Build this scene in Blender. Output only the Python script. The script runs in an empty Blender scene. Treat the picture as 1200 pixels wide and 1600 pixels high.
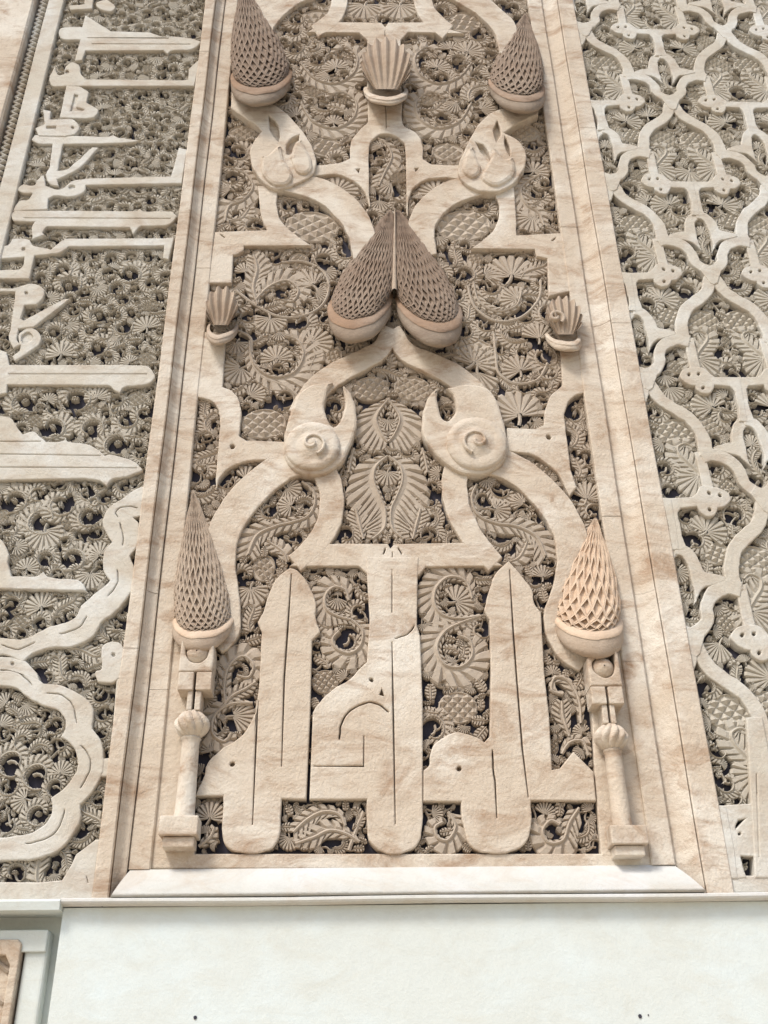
import bpy, math, random
import numpy as np
from mathutils import Vector, Matrix, kdtree
from mathutils.geometry import tessellate_polygon
random.seed(7); RNG=np.random.default_rng(7)
S=bpy.context.scene; COL=S.collection
# ------------------------------------------------------------------ camera, light, exposure
F=1600.0; D=2.34; CZ=1.5
def cam_axes(vx,vy,xh):
    zc=np.array([vx-600,-(vy-800),-F],float); n=np.linalg.norm(zc); zc/=n
    x=xh-600; Y=-(x*zc[0]+F*F/n)/zc[1]
    xc=np.array([x,Y,-F]); xc/=np.linalg.norm(xc)
    return np.array([xc,np.cross(zc,xc),zc])
RW=cam_axes(559,-1860,60000)                 # camera -> world
cd=bpy.data.cameras.new('camera'); cam=bpy.data.objects.new('camera',cd); COL.objects.link(cam)
cd.sensor_fit='VERTICAL'; cd.sensor_height=36; cd.sensor_width=27; cd.lens=F/1600*36; cd.clip_end=200; cd.clip_start=.05
M4=Matrix.Identity(4)
for a in range(3):
    for b in range(3): M4[a][b]=RW[a][b]
M4.translation=(0,-D,CZ); cam.matrix_world=M4; S.camera=cam
S.render.resolution_x=768; S.render.resolution_y=1024
SUN_EL=math.radians(52); SUN_AZ=math.radians(-38)      # azimuth from the wall's normal, to the left
w=bpy.data.worlds.new('World'); S.world=w; w.use_nodes=True; nt=w.node_tree
bg=nt.nodes['Background']; sky=nt.nodes.new('ShaderNodeTexSky'); sky.sky_type='NISHITA'; sky.sun_disc=False
sky.sun_elevation=SUN_EL; sky.sun_rotation=math.pi+SUN_AZ*-1
sky.air_density=1.3; sky.dust_density=3.0; sky.ozone_density=1.0
nt.links.new(sky.outputs[0],bg.inputs[0]); bg.inputs[1].default_value=0.145
ld=bpy.data.lights.new('sun','SUN'); ld.energy=2.0; ld.angle=math.radians(14); ld.color=(1,.965,.90)
sun=bpy.data.objects.new('sun',ld); COL.objects.link(sun)
sd=Vector((math.sin(SUN_AZ)*math.cos(SUN_EL),-math.cos(SUN_AZ)*math.cos(SUN_EL),math.sin(SUN_EL)))
sun.rotation_euler=sd.to_track_quat('Z','Y').to_euler(); sun.location=sd*6
S.view_settings.view_transform='Standard'; S.view_settings.look='None'; S.view_settings.gamma=1
S.view_settings.use_curve_mapping=False; S.view_settings.exposure=0.40

# ------------------------------------------------------------------ helpers
def U(px,py,y=0.0):
    """photograph pixel -> (X,Z) on the vertical plane at depth y"""
    d=RW@np.array([px-600.0,-(py-800.0),-F]); t=(D+y)/d[1]
    return (d[0]*t, CZ+d[2]*t)
def Sc(px,py,y=0.0):
    a=U(px-5,py,y); b=U(px+5,py,y); return (b[0]-a[0])/10
def empty(name,loc,label,cat,group=None):
    o=bpy.data.objects.new(name,None); COL.objects.link(o); o.location=loc; o.empty_display_size=.05
    o['label']=label; o['category']=cat
    if group: o['group']=group
    return o
def obj(name,verts,faces,mat,parent=None,smooth=False,kind=None):
    me=bpy.data.meshes.new(name)
    off=Vector(parent.location) if parent is not None and parent.parent is None else Vector((0,0,0))
    if parent is not None and parent.parent is not None: off=Vector(parent.parent.location)
    if off.length>0: verts=[(v[0]-off.x,v[1]-off.y,v[2]-off.z) for v in verts]
    me.from_pydata([tuple(map(float,v)) for v in verts],[],faces); me.materials.append(mat); me.update()
    if smooth:
        for p in me.polygons: p.use_smooth=True
    o=bpy.data.objects.new(name,me); COL.objects.link(o)
    if parent is not None: o.parent=parent
    if kind: o['kind']=kind
    return o
def pts(s,k=1.0,ox=0.0,oy=0.0):
    out=[]
    for t in s.split():
        c=t.endswith('*'); a,b=t.rstrip('*').split(',')
        out.append((ox+float(a)/k,oy+float(b)/k,c))
    return out
def smooth(P,closed=True,sub=4):
    n=len(P); out=[]
    rng=range(n) if closed else range(n-1)
    for i in rng:
        p0=P[(i-1)%n]; p1=P[i]; p2=P[(i+1)%n]; p3=P[(i+2)%n]
        if not closed:
            if i==0: p0=p1
            if i==n-2: p3=p2
        if p1[2] and p2[2]: out.append((p1[0],p1[1])); continue
        def tan(a,b,c,corner):
            if corner: return None
            return ((c[0]-a[0])/2,(c[1]-a[1])/2)
        L=math.hypot(p2[0]-p1[0],p2[1]-p1[1])
        def lim(t):
            l=math.hypot(*t); 
            return (t[0]*min(1,1.2*L/max(l,1e-6)),t[1]*min(1,1.2*L/max(l,1e-6)))
        t1=tan(p0,p1,p2,p1[2]); t2=tan(p1,p2,p3,p2[2])
        if t1 is None: t1=((p2[0]-p1[0])*.7,(p2[1]-p1[1])*.7)
        if t2 is None: t2=((p2[0]-p1[0])*.7,(p2[1]-p1[1])*.7)
        t1=lim(t1); t2=lim(t2)
        for k in range(sub):
            t=k/sub; h1=2*t**3-3*t*t+1; h2=t**3-2*t*t+t; h3=-2*t**3+3*t*t; h4=t**3-t*t
            out.append((h1*p1[0]+h2*t1[0]+h3*p2[0]+h4*t2[0], h1*p1[1]+h2*t1[1]+h3*p2[1]+h4*t2[1]))
    if not closed: out.append((P[-1][0],P[-1][1]))
    return out
def area(L): return sum(L[i-1][0]*L[i][1]-L[i][0]*L[i-1][1] for i in range(len(L)))/2
def inset(L,b):
    """move a CCW loop inwards by b (outwards when b<0)"""
    n=len(L); out=[]
    for i in range(n):
        a,p,c=L[i-1],L[i],L[(i+1)%n]
        e1=(p[0]-a[0],p[1]-a[1]); e2=(c[0]-p[0],c[1]-p[1])
        l1=math.hypot(*e1) or 1e-9; l2=math.hypot(*e2) or 1e-9
        n1=(-e1[1]/l1,e1[0]/l1); n2=(-e2[1]/l2,e2[0]/l2)
        m=(n1[0]+n2[0],n1[1]+n2[1]); ml=math.hypot(*m)
        if ml<.3: m=n1; f=1
        else: f=min(2/ml,1.6); m=(m[0]/ml,m[1]/ml)
        out.append((p[0]+m[0]*b*f,p[1]+m[1]*b*f))
    return out
def dedupe(L,e=4e-4):
    out=[]
    for p in L:
        if not out or math.hypot(p[0]-out[-1][0],p[1]-out[-1][1])>e: out.append(p)
    while len(out)>2 and math.hypot(out[0][0]-out[-1][0],out[0][1]-out[-1][1])<=e: out.pop()
    return out
def slab(name,loops,yf,yb,mat,parent,b=.003,gd=.022):
    """loops: [outer, hole, ...] in wall coordinates (X,Z); a carved slab from depth yb to its face at yf"""
    V=[];Fc=[];tops=[];idx=[]
    for k,L in enumerate(loops):
        L=dedupe(L)
        if len(L)<3: continue
        L=[(p[0]+.0009*math.sin(p[1]*97+p[0]*31)+.0005*math.sin(p[1]*260),p[1]+.0009*math.sin(p[0]*103+p[1]*23)+.0005*math.sin(p[0]*240)) for p in L]
        if area(L)<0: L=L[::-1]
        sgn=1 if k==0 else -1
        rings=[(L,yb),(L,yf+b),(inset(L,sgn*b*.35),yf+b*.3),(inset(L,sgn*b),yf)]
        base=len(V); n=len(L)
        for R,y in rings: V+=[(p[0],y,p[1]) for p in R]
        for r in range(3):
            for i in range(n):
                j=(i+1)%n; q=(base+r*n+i,base+r*n+j,base+(r+1)*n+j,base+(r+1)*n+i)
                Fc.append(q if k==0 else q[::-1])
        if k and yf+gd<yb:
            q0=len(V); V+=[(p[0],yf+gd,p[1]) for p in L]
            for t in tessellate_polygon([[Vector((p[0],p[1],0)) for p in L]]): Fc.append(tuple(q0+i for i in t))
        tops.append([Vector((p[0],p[1],0)) for p in rings[3][0]]); idx+=list(range(base+3*n,base+4*n))
    for t in tessellate_polygon(tops):
        a,b_,c=[V[idx[i]] for i in t]
        cr=(b_[0]-a[0])*(c[2]-a[2])-(b_[2]-a[2])*(c[0]-a[0])
        if abs(cr)<1e-12: continue
        q=tuple(idx[i] for i in t); Fc.append(q if cr>0 else q[::-1])
    return obj(name,V,Fc,mat,parent)
def slit(P,w):
    w=w*.8
    """thin closed loop round an open pixel polyline"""
    return stroke(P,[w]*len(P),cap=True)
def stroke(P,W,cap=False,sub=5):
    if not isinstance(W,(list,tuple)): W=[W]*len(P)
    Q=[(p[0],p[1],len(p)>2 and p[2]) for p in P]
    C=smooth(Q,False,sub); n=len(C)
    Wc=np.interp(np.linspace(0,len(P)-1,n),range(len(P)),W)
    L=[];R=[]
    for i in range(n):
        a=C[max(0,i-1)];c=C[min(n-1,i+1)]; dx,dy=c[0]-a[0],c[1]-a[1]; l=math.hypot(dx,dy) or 1
        nx,ny=-dy/l,dx/l; h=Wc[i]/2
        if cap and i in(0,n-1): h*=.35
        L.append((C[i][0]+nx*h,C[i][1]+ny*h)); R.append((C[i][0]-nx*h,C[i][1]-ny*h))
    return L+R[::-1]
class Panel:
    """a carved panel: an Empty, its ground, its raised bands and the leaves packed between them"""
    def __init__(s,root,yf,yg,mat): s.root=root; s.yf=yf; s.yg=yg; s.mat=mat; s.loops=[]; s.k=0
    clip=None; gd=.022; bmax=1
    def add(s,name,outer,holes=(),dy=0,mat=None,b=.003,px=True):
        b=min(b,s.bmax); s.k+=1; yf=s.yf-dy-(s.k%7)*.00045
        conv=(lambda L:[U(p[0],p[1],yf) for p in L]) if px else (lambda L:L)
        loops=[conv(outer)]+[conv(h) for h in holes]
        if s.clip:
            sg,xc=s.clip; L=loops[0]; out=[]
            for i in range(len(L)):
                a,c=L[i-1],L[i]; ia,ic=sg*(a[0]-xc)>=0,sg*(c[0]-xc)>=0
                if ia!=ic: t=(xc-a[0])/(c[0]-a[0]); out.append((xc,a[1]+(c[1]-a[1])*t))
                if ic: out.append(c)
            if len(out)<3: return None
            loops=[out]+[h for h in loops[1:] if all(sg*(q[0]-xc)>.003 for q in h)]
        s.loops.append(loops[0])
        return slab(name,loops,yf,s.yg+.002,mat or s.mat,s.root,b,s.gd)
def disc(cx,cy,r,n=10,ry=None): return [(cx+r*math.cos(2*math.pi*i/n),cy+(ry or r)*math.sin(2*math.pi*i/n)) for i in range(n)]

# ------------------------------------------------------------------ materials
def mk(name,base,stain=None,pale=None,sa=.5,pa=.4,rough=.85,bump=.25,scale=1.0,speck=.25,fine=(1,1,1)):
    m=bpy.data.materials.new(name); m.use_nodes=True; t=m.node_tree; N=t.nodes; L=t.links
    b=N['Principled BSDF']; b.inputs['Roughness'].default_value=rough; b.inputs['Specular IOR Level'].default_value=.25
    g=N.new('ShaderNodeNewGeometry'); 
    def mp(sc,rot=(0,0,0)):
        n=N.new('ShaderNodeMapping'); n.inputs['Scale'].default_value=sc; n.inputs['Rotation'].default_value=rot
        L.new(g.outputs['Position'],n.inputs[0]); return n.outputs[0]
    def noise(v,s,d=6,r=.6,dist=0):
        n=N.new('ShaderNodeTexNoise'); n.inputs['Scale'].default_value=s; n.inputs['Detail'].default_value=d
        n.inputs['Roughness'].default_value=r; n.inputs['Distortion'].default_value=dist; L.new(v,n.inputs['Vector']); return n.outputs[0]
    def ramp(v,a,c,hi=1.0):
        n=N.new('ShaderNodeMapRange'); n.inputs[1].default_value=a; n.inputs[2].default_value=c; n.inputs[4].default_value=hi; L.new(v,n.inputs[0]); return n.outputs[0]
    def mix(f,a,c,mode='MIX'):
        n=N.new('ShaderNodeMix'); n.data_type='RGBA'; n.blend_type=mode
        if hasattr(f,'node'): L.new(f,n.inputs[0])
        else: n.inputs[0].default_value=f
        for k,v in((6,a),(7,c)):
            if hasattr(v,'node'): L.new(v,n.inputs[k])
            else: n.inputs[k].default_value=(*v,1)
        return n.outputs[2]
    c=base
    if pale: c=mix(ramp(noise(mp((1,1,1)),3.5*scale,5,.6,.6),.46,.66,pa),c,pale)
    if stain:
        veins=ramp(noise(mp((1.2,1.2,2.6),(0,.25,0)),5.0*scale,9,.72,1.0),.48,.70,sa)
        c=mix(veins,c,stain)
        thin=ramp(noise(mp((1.3,1.3,6),(0,-.2,0)),3.0*scale,8,.66,1.5),.55,.74,sa*.45)
        c=mix(thin,c,tuple(x*.82 for x in stain))
    c=mix(ramp(noise(mp(fine),38*scale,4,.7),.45,.75,speck),c,tuple(x*.62 for x in base))
    c=mix(ramp(noise(mp((1,1,1)),130,2,.7),.62,.75,speck*1.2),c,tuple(min(.85,x*1.25) for x in base))
    L.new(c,b.inputs['Base Color'])
    h=N.new('ShaderNodeMath'); h.operation='MULTIPLY_ADD'
    L.new(noise(mp((1,1,1)),26,6,.65),h.inputs[0]); h.inputs[1].default_value=1.6; L.new(noise(mp((1,1,1)),150,3,.6),h.inputs[2])
    bp=N.new('ShaderNodeBump'); bp.inputs['Strength'].default_value=bump; bp.inputs['Distance'].default_value=.004
    L.new(h.outputs[0],bp.inputs['Height']); L.new(bp.outputs[0],b.inputs['Normal'])
    return m
BAND=mk('worn_cream_stucco',(.57,.485,.39),(.33,.21,.13),(.71,.665,.59),.95,.85,bump=.6)
PALEBAND=mk('pale_stucco',(.54,.495,.42),(.38,.28,.20),(.66,.66,.63),.6,.85,bump=.5)
SILL=mk('stained_limewash',(.57,.565,.53),(.50,.41,.32),(.62,.62,.62),.5,.8,bump=.3,speck=.15)
LEAF=mk('dusty_stucco',(.42,.35,.28),(.31,.235,.17),(.50,.44,.365),.5,.5,bump=.4)
LEAF2=mk('grey_dusty_stucco',(.45,.41,.345),(.34,.285,.22),(.53,.50,.44),.3,.5,bump=.4)
DARK=mk('painted_recess_shade',(.042,.040,.056),bump=.3,speck=.2)  # near-black navy base: shade of the deep cuts put into the colour
WHITE=mk('limewashed_plaster',(.62,.655,.63),(.56,.55,.48),(.65,.72,.73),.45,.85,bump=.2,speck=.12)
CONE=mk('brown_weathered_stucco',(.27,.20,.15),(.19,.12,.08),(.36,.30,.24),.5,.4,bump=.4)
CUPB=mk('grey_brown_stucco',(.29,.225,.17),(.18,.12,.085),(.38,.33,.275),.6,.5,bump=.4)
CONE2=mk('tan_weathered_stucco',(.44,.35,.27),(.30,.20,.14),(.52,.45,.37),.5,.4,bump=.4)
ORANGE=mk('ochre_stucco',(.60,.46,.34),(.50,.34,.23),(.70,.60,.49),.5,.4,bump=.4)
RIM=mk('ochre_rim_stucco',(.31,.20,.13),(.20,.13,.085),(.38,.31,.25),.7,.6,bump=.4)
PAVE=mk('warm_bounce_paving',(.58,.49,.37),bump=.1)  # warm tone chosen for the light it bounces up the wall

# ------------------------------------------------------------------ the setting
def quad(name,c,mat,kind=None,parent=None): 
    return obj(name,c,[(0,1,2,3)],mat,parent,kind=kind)
YC=0.0; YS=-.022; GC=.029; GS=.007     # faces and grounds of the centre panel and of the side panels
ZL=U(640,1412,-.02)[1]                 # foot of the ledge
quad('unseen_courtyard_floor',[(-9,-14,0),(9,-14,0),(9,.2,0),(-9,.2,0)],PAVE,'structure')  # out of view, added to bounce warm light onto the lower wall
# plain lower wall: a solid slab, face at YS+.006
def box(name,x0,x1,y0,y1,z0,z1,mat,parent=None,kind=None,b=0):
    v=[(x0,y0,z0),(x1,y0,z0),(x1,y1,z0),(x0,y1,z0),(x0,y0,z1),(x1,y0,z1),(x1,y1,z1),(x0,y1,z1)]
    f=[(0,1,5,4),(1,2,6,5),(2,3,7,6),(3,0,4,7),(4,5,6,7),(3,2,1,0)]
    o=obj(name,v,f,mat,parent,kind=kind)
    if b:
        m=o.modifiers.new('bevel','BEVEL'); m.width=b; m.segments=3
    return o
def sweep(name,prof,z0,z1,mat,parent,top=None):
    """profile [(x,y)...] swept up a vertical line"""
    n=len(prof); nz=14; V=[];Fc=[]
    for k in range(nz+1):
        z=z0+(z1-z0)*k/nz
        for x,y in prof: V.append((x+.0009*math.sin(z*9+x*40),y+.0007*math.sin(z*7+x*31),z))
    for k in range(nz):
        for i in range(n-1): Fc.append((k*n+i,k*n+i+1,(k+1)*n+i+1,(k+1)*n+i))
    Fc.append(tuple(range(n))[::-1]); Fc.append(tuple(nz*n+i for i in range(n)))
    return obj(name,V,Fc,mat,parent,smooth=False)
XJ=U(98,1420,-.02)[0]                  # vertical joint in the white wall, lower left
box('plaster_wall',XJ,3.2,YS+.008,.5,0,ZL-.001,WHITE,kind='structure')
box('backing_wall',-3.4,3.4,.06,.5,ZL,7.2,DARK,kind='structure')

# ------------------------------------------------------------------ frame mouldings
def xfit(P,y): return float(np.mean([U(a,b,y)[0] for a,b in P]))
LE0=[(323,0),(304,133),(285,235),(263,450),(253,533),(245,587),(230,677),(222,733),(204,954),(187,1079),(176,1167),(169,1283)]
LE1=[(338,0),(316,133),(290,400),(267,567),(253,683),(247,750),(239,852),(225,969),(216,1018),(204,1137),(190,1298),(184,1385)]
LE2=[(357,0),(302,400),(282,600),(262,750)]
LE3=[(377,0),(352,200),(337,333),(328,400),(317,533),(308,613),(297,747)]
RE0=[(822,0),(842,133),(855,217),(880,400),(902,525),(911,610),(923,692),(937,800),(960,890),(970,975),(977,1075)]
RE1=[(845,0),(872,167),(890,267),(908,400),(937,560),(949,662),(971,800),(987,900),(1007,1025),(1016,1100),(1035,1200),(1050,1300)]
RE2=[(872,0),(895,133),(917,267),(935,400),(964,540),(981,662),(1007,800),(1025,925),(1040,1000),(1052,1100),(1072,1200),(1080,1275)]
RE3=[(893,0),(917,117),(933,200),(950,283),(971,400),(996,546),(1013,633),(1041,800),(1060,900),(1075,990),(1090,1100),(1107,1175),(1120,1275)]
yo=YS-.006
l0,l1,l2,l3=xfit(LE0,yo),xfit(LE1,yo),xfit(LE2,-.014),xfit(LE3,-.004)
r0,r1,r2,r3=xfit(RE0,-.004),xfit(RE1,-.008),xfit(RE2,yo),xfit(RE3,yo)
print('strips',l0,l1,l2,l3,r0,r1,r2,r3)
ZT=7.0
zs_t=U(640,1355,-.002)[1]; zs_b=U(640,1400,yo-.01)[1]
fl=empty('frame_moulding',(l1,yo,zs_b),'stained cream stucco moulding of upright strips between calligraphy panel and central panel','moulding')
fr=empty('frame_moulding',(r1,yo,zs_b),'stained cream stucco moulding of upright strips between central panel and lattice panel','moulding')
def strip(x0,x1,y,b=.003,yb=.05): return [(x0,yb),(x0,y+b),(x0+b,y),(x1-b,y),(x1,y+b),(x1,yb)]
# hollow strips step and curve down towards the centre panel
def cove(x0,y0,x1,y1,n=8,yb=.05):
    P=[(x0,yb),(x0,y0)]
    for i in range(1,n):
        t=i/n; a=t*math.pi/2
        P.append((x0+(x1-x0)*t, y0+(y1-y0)*(math.sin(a))+ .0015*math.sin(3*a)))
    return P+[(x1,y1),(x1,yb)]
def blocks(name,prof,z0,parent,mat=BAND):
    """a strip made of plaster lengths with hairline joints"""
    z=z0
    while z<ZT:
        h=random.uniform(.38,1.0); dy=random.uniform(-.0012,.0012)
        sweep(name,[(x,y+(dy if y<.04 else 0)) for x,y in prof],z,min(z+h,ZT)-.0013,mat,parent); z+=h
blocks('outer_strip',strip(l0,l1-.003,yo),zs_b,fl)
blocks('cove_strip',cove(l1+.001,yo-.002,l2,-.008),zs_b,fl)
blocks('inner_strip',strip(l2+.0015,l3,-.004),zs_t,fl)
blocks('outer_strip',strip(r2+.0015,r3,yo),zs_b,fr)
blocks('cove_strip',[(-a,b) for a,b in cove(-(r2-.001),yo+.004,-(r1+.001),.006)][::-1],zs_b,fr)
blocks('inner_strip',strip(r0,r1-.001,-.006),zs_t,fr)
# sill under the centre panel, sloping out to the ledge
sx0,sx1=l2-.004,r1+.004
sill=empty('sloping_sill',((l1+r2)/2,yo,zs_b),'white painted sloping sill along the foot of the central carved panel','sill')
V=[];n=9; zz0=zs_b+.004
for i in range(n):
    t=i/(n-1); y=yo-.012+(.012+yo*-1+.001)*t**1.0*1.0; 
    y=(yo-.012)*(1-t)+(-.002)*t - .006*math.sin(math.pi*t); z=zz0+(zs_t-zz0)*t
    a=l1+.004+(l2-l1+.002)*t; c=r2-.004-(r2-r1)*t
    V+=[(a,y,z),(c,y,z)]
V+=[(l2,.05,zs_t),(r1,.05,zs_t),(l1+.004,.05,zz0),(r2-.004,.05,zz0)]
Fc=[(2*i,2*i+1,2*i+3,2*i+2) for i in range(n-1)]+[(2*n-2,2*n-1,2*n+1,2*n),(0,2*n+2,2*n+3,1)]
obj('slope',V,Fc,SILL,sill,smooth=True)
# ledge along the whole wall
def hsweep(name,prof,x0,x1,mat,parent,nx=24):
    n=len(prof);V=[];Fc=[]
    for k in range(nx+1):
        x=x0+(x1-x0)*k/nx
        for y,z in prof: V.append((x,y+.0008*math.sin(x*13+z*5),z+.0012*math.sin(x*7)))
    for k in range(nx):
        for i in range(n-1): Fc.append((k*n+i,(k+1)*n+i,(k+1)*n+i+1,k*n+i+1))
    Fc.append(tuple(range(n))); Fc.append(tuple(nx*n+i for i in range(n))[::-1])
    return obj(name,V,Fc,mat,parent,smooth=False)
zlt=zs_b+.002; H=zlt-ZL
hsweep('ledge_edge',[(.05,zlt),(yo-.008,zlt),(yo-.013,zlt-.003),(yo-.014,zlt-.008),(yo-.011,zlt-.012),(yo-.004,zlt-H*.6),(YS+.004,ZL+.0005),(.05,ZL+.0005)],XJ-.002,3.2,SILL,sill)

# ------------------------------------------------------------------ leaf shapes (unit size, z: 0 ground .. 1 face)
def mesh_from(name,V,Fc,mat):
    me=bpy.data.meshes.new(name); me.from_pydata([(v[0],-v[2],v[1]) for v in V],[],Fc); me.materials.append(mat); me.update(); return me
def fluted(V,Fc,C,wl,wr,nr,skew=.5,zc=.90,amp=.46,base=0.0):
    """strip of flat ribs parted by incised grooves on both sides of a centre line C; wl,wr width functions"""
    C=np.array(C,float); L=np.r_[0,np.cumsum(np.hypot(*np.diff(C[:,:2],axis=0).T))]
    tt=[0.0]; G=[True]
    for k in range(nr): tt+=[(k+.24)/nr,(k+.76)/nr,(k+1)/nr]; G+=[False,False,True]
    T=np.array(tt)*L[-1]; n=len(tt)
    X=np.interp(T,L,C[:,0]); Y=np.interp(T,L,C[:,1])
    tx=np.gradient(X,T); ty=np.gradient(Y,T); l=np.hypot(tx,ty)+1e-9; tx/=l; ty/=l
    for side,wf in((1,wl),(-1,wr)):
        if wf is None: continue
        b=len(V)
        for i in range(n):
            w_=max(wf(tt[i]),.004); nx,ny=-ty[i]*side,tx[i]*side; g=G[i]
            for v,z in ((0,zc+.07),(.16,zc-.10),(.4,zc-(amp*.6 if g else -.02)),(.92 if not g else .86,zc-(amp if g else .03)),(1.0 if not g else .93,zc-.2-(amp if g else 0)),(1.0 if not g else .93,base)):
                sk=skew*w_*v
                V.append((X[i]+nx*w_*v+tx[i]*sk,Y[i]+ny*w_*v+ty[i]*sk,z))
        for i in range(n-1):
            for k in range(5):
                a=b+i*6+k; q=(a,a+1,a+7,a+6); Fc.append(q if side<0 else q[::-1])
def spiral(r0,r1,a0,a1,n=40,cx=0,cy=0): return [(cx+(r0+(r1-r0)*i/n)*math.cos(a0+(a1-a0)*i/n),cy+(r0+(r1-r0)*i/n)*math.sin(a0+(a1-a0)*i/n)) for i in range(n+1)]
def tube(V,Fc,C,w,z,base=.2):
    b=len(V); n=len(C)
    for i in range(n):
        a=C[max(0,i-1)];c=C[min(n-1,i+1)];dx,dy=c[0]-a[0],c[1]-a[1];l=math.hypot(dx,dy) or 1;nx,ny=-dy/l*w,dx/l*w
        for s,h in((1,base),(.9,z-.12),(0,z),(-.9,z-.12),(-1,base)): V.append((C[i][0]+nx*s,C[i][1]+ny*s,h))
    for i in range(n-1):
        for k in range(4): Fc.append((b+i*5+k+1,b+i*5+k,b+i*5+k+5,b+i*5+k+6))
def t_ring(v=0):
    V=[];Fc=[]
    turn=(5.0,4.4,5.6)[v]; k=60; C=[]
    for i in range(k+1):
        q=i/k; a=-1.9+turn*q; r=(1.0,.95,1.02)[v]*(1-q)**1.5+(.44,.36,.48)[v]
        r=min(r,1.08); C.append((r*math.cos(a),r*math.sin(a)))
    wo=lambda t:(.07+.62*math.sin(math.pi*min(1,max(0,t-.10)*1.12))**.8*(1 if t<.88 else .8))
    wi=lambda t:.04+.16*math.sin(math.pi*min(1,t*1.05))
    fluted(V,Fc,C,wi if v!=1 else None,wo,(15,13,17)[v],1.05,amp=.5)
    tube(V,Fc,C,.055,1.05)
    if v==0: fluted(V,Fc,[(.30,-.18),(.12,0),(-.05,.12),(-.2,.1)],lambda t:.2*math.sin(math.pi*min(1,t+.12)),lambda t:.16*math.sin(math.pi*min(1,t+.12)),4,.5)
    elif v==1:
        for a in(.4,2.3,4.4): tube(V,Fc,[(0,0),(.18*math.cos(a),.18*math.sin(a)),(.36*math.cos(a+.3),.36*math.sin(a+.3))],.08,.85)
    else: tube(V,Fc,[(.45,.0),(.2,.12),(-.1,.05),(-.3,-.15)],.09,.85)
    return V,Fc
def t_fan(v=0):
    V=[];Fc=[]
    a0,a1=(-.30,math.pi+.15) if v==0 else (.0,2.5)
    nr=11 if v==0 else 9; tt=[0.0]; G=[True]
    for k in range(nr): tt+=[(k+.25)/nr,(k+.75)/nr,(k+1)/nr]; G+=[False,False,True]
    for q,g in zip(tt,G):
        a=a0+(a1-a0)*q; R=(1.42 if v==0 else 1.6)*(.74+.26*math.sin((q*.85+.1)*math.pi))
        for r,z in((.10,.97),(.42,.94 if not g else .74),(.93 if not g else .88,.88 if not g else .50),(1.0 if not g else .92,.7 if not g else .35),(1.0 if not g else .92,0)):
            V.append((R*r*math.cos(a),-.55+R*r*math.sin(a),z))
    for i in range(len(tt)-1):
        for k in range(4): Fc.append((i*5+k,i*5+k+1,i*5+k+6,i*5+k+5))
    tube(V,Fc,[(-.25,-1.0),(-.1,-.8),(0,-.55),(.0,-.3)],.08,1.0)
    fluted(V,Fc,[(.1,-.5),(.4,-.75),(.75,-.75),(.9,-.45)],lambda t:.25*math.sin(math.pi*min(1,t+.1)),None,4,.3)
    return V,Fc
def t_palm(v=0):
    V=[];Fc=[]
    if v==0: C=[(-.75,-.85),(-.55,-.35),(-.1,0),(.35,.3),(.5,.62),(.25,.88),(-.05,.8)]
    else: C=[(.2,-1.0),(-.1,-.6),(-.2,0),(.1,.5),(.5,.75),(.75,.55)]
    C=smooth([(a,b,False) for a,b in C],False,5)
    fluted(V,Fc,C,lambda t:.50*math.sin(math.pi*min(1,t*.86+.14))**.6+.02,lambda t:.48*math.sin(math.pi*min(1,t*.8+.18))**.7+.02,11,.75)
    tube(V,Fc,C,.04,1.04)
    return V,Fc
def t_bud(v=0):
    V=[];Fc=[]
    fluted(V,Fc,[(0,-1),(0,-.4),(0,.3),(0,1)],lambda t:.72*math.sin(math.pi*min(1,t*.86+.12))**.6,lambda t:.72*math.sin(math.pi*min(1,t*.86+.12))**.6,4+v,.35)
    return V,Fc
def t_leaflet():
    V=[];Fc=[]
    C=smooth([(-.2,-1,0),(.1,-.4,0),(.0,.3,0),(-.25,1,0)],False,4)
    fluted(V,Fc,C,lambda t:.62*math.sin(math.pi*min(1,t*.86+.12))**.6,lambda t:.68*math.sin(math.pi*min(1,t*.86+.12))**.6,5,.6)
    return V,Fc
def t_seed(nx=7,ax=.95,ay=.78,rot=.78):
    """oval medallion of small pyramids"""
    V=[];Fc=[]; m=22
    for r,z in((1.04,0),(1.04,.6),(.97,.74),(.90,.56)):
        for i in range(m): a=2*math.pi*i/m; V.append((ax*r*math.cos(a),ay*r*math.sin(a),z))
    for k in range(3):
        for i in range(m): j=(i+1)%m; Fc.append((k*m+i,k*m+j,(k+1)*m+j,(k+1)*m+i))
    Fc.append(tuple(3*m+i for i in range(m)))
    c,s=math.cos(rot),math.sin(rot); h=1.05/nx
    for i in range(-nx,nx+1):
        for j in range(-nx,nx+1):
            u,v=(i*2*h,j*2*h); x,y=u*c-v*s,u*s+v*c
            if (x/ax)**2+(y/ay)**2>.80: continue
            b=len(V); g=h*.97
            for du,dv in((-g,-g),(g,-g),(g,g),(-g,g)):
                V.append((x+du*c-dv*s,y+du*s+dv*c,.57))
            V.append((x,y-.1*h,1.03))
            Fc+=[(b,b+1,b+4),(b+1,b+2,b+4),(b+2,b+3,b+4),(b+3,b,b+4)]
    return V,Fc
TPL={}
for suf,mt in(('c',LEAF),('s',LEAF2)):
    for nm,fn,args in(('ring0',t_ring,(0,)),('ring1',t_ring,(1,)),('ring2',t_ring,(2,)),('fan0',t_fan,(0,)),('fan1',t_fan,(1,)),('palm0',t_palm,(0,)),('palm1',t_palm,(1,)),
            ('bud0',t_bud,(0,)),('bud1',t_bud,(1,)),('let',t_leaflet,()),('seed',t_seed,(5,)),('seedb',t_seed,(6,)),('seedt',t_seed,(5,.62,.98))):
        V,Fc=fn(*args); TPL[nm+suf]=mesh_from(nm,V,Fc,mt)
        TPL[nm+suf+'m']=mesh_from(nm,[(-v[0],v[1],v[2]) for v in V],[f[::-1] for f in Fc],mt)
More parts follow.
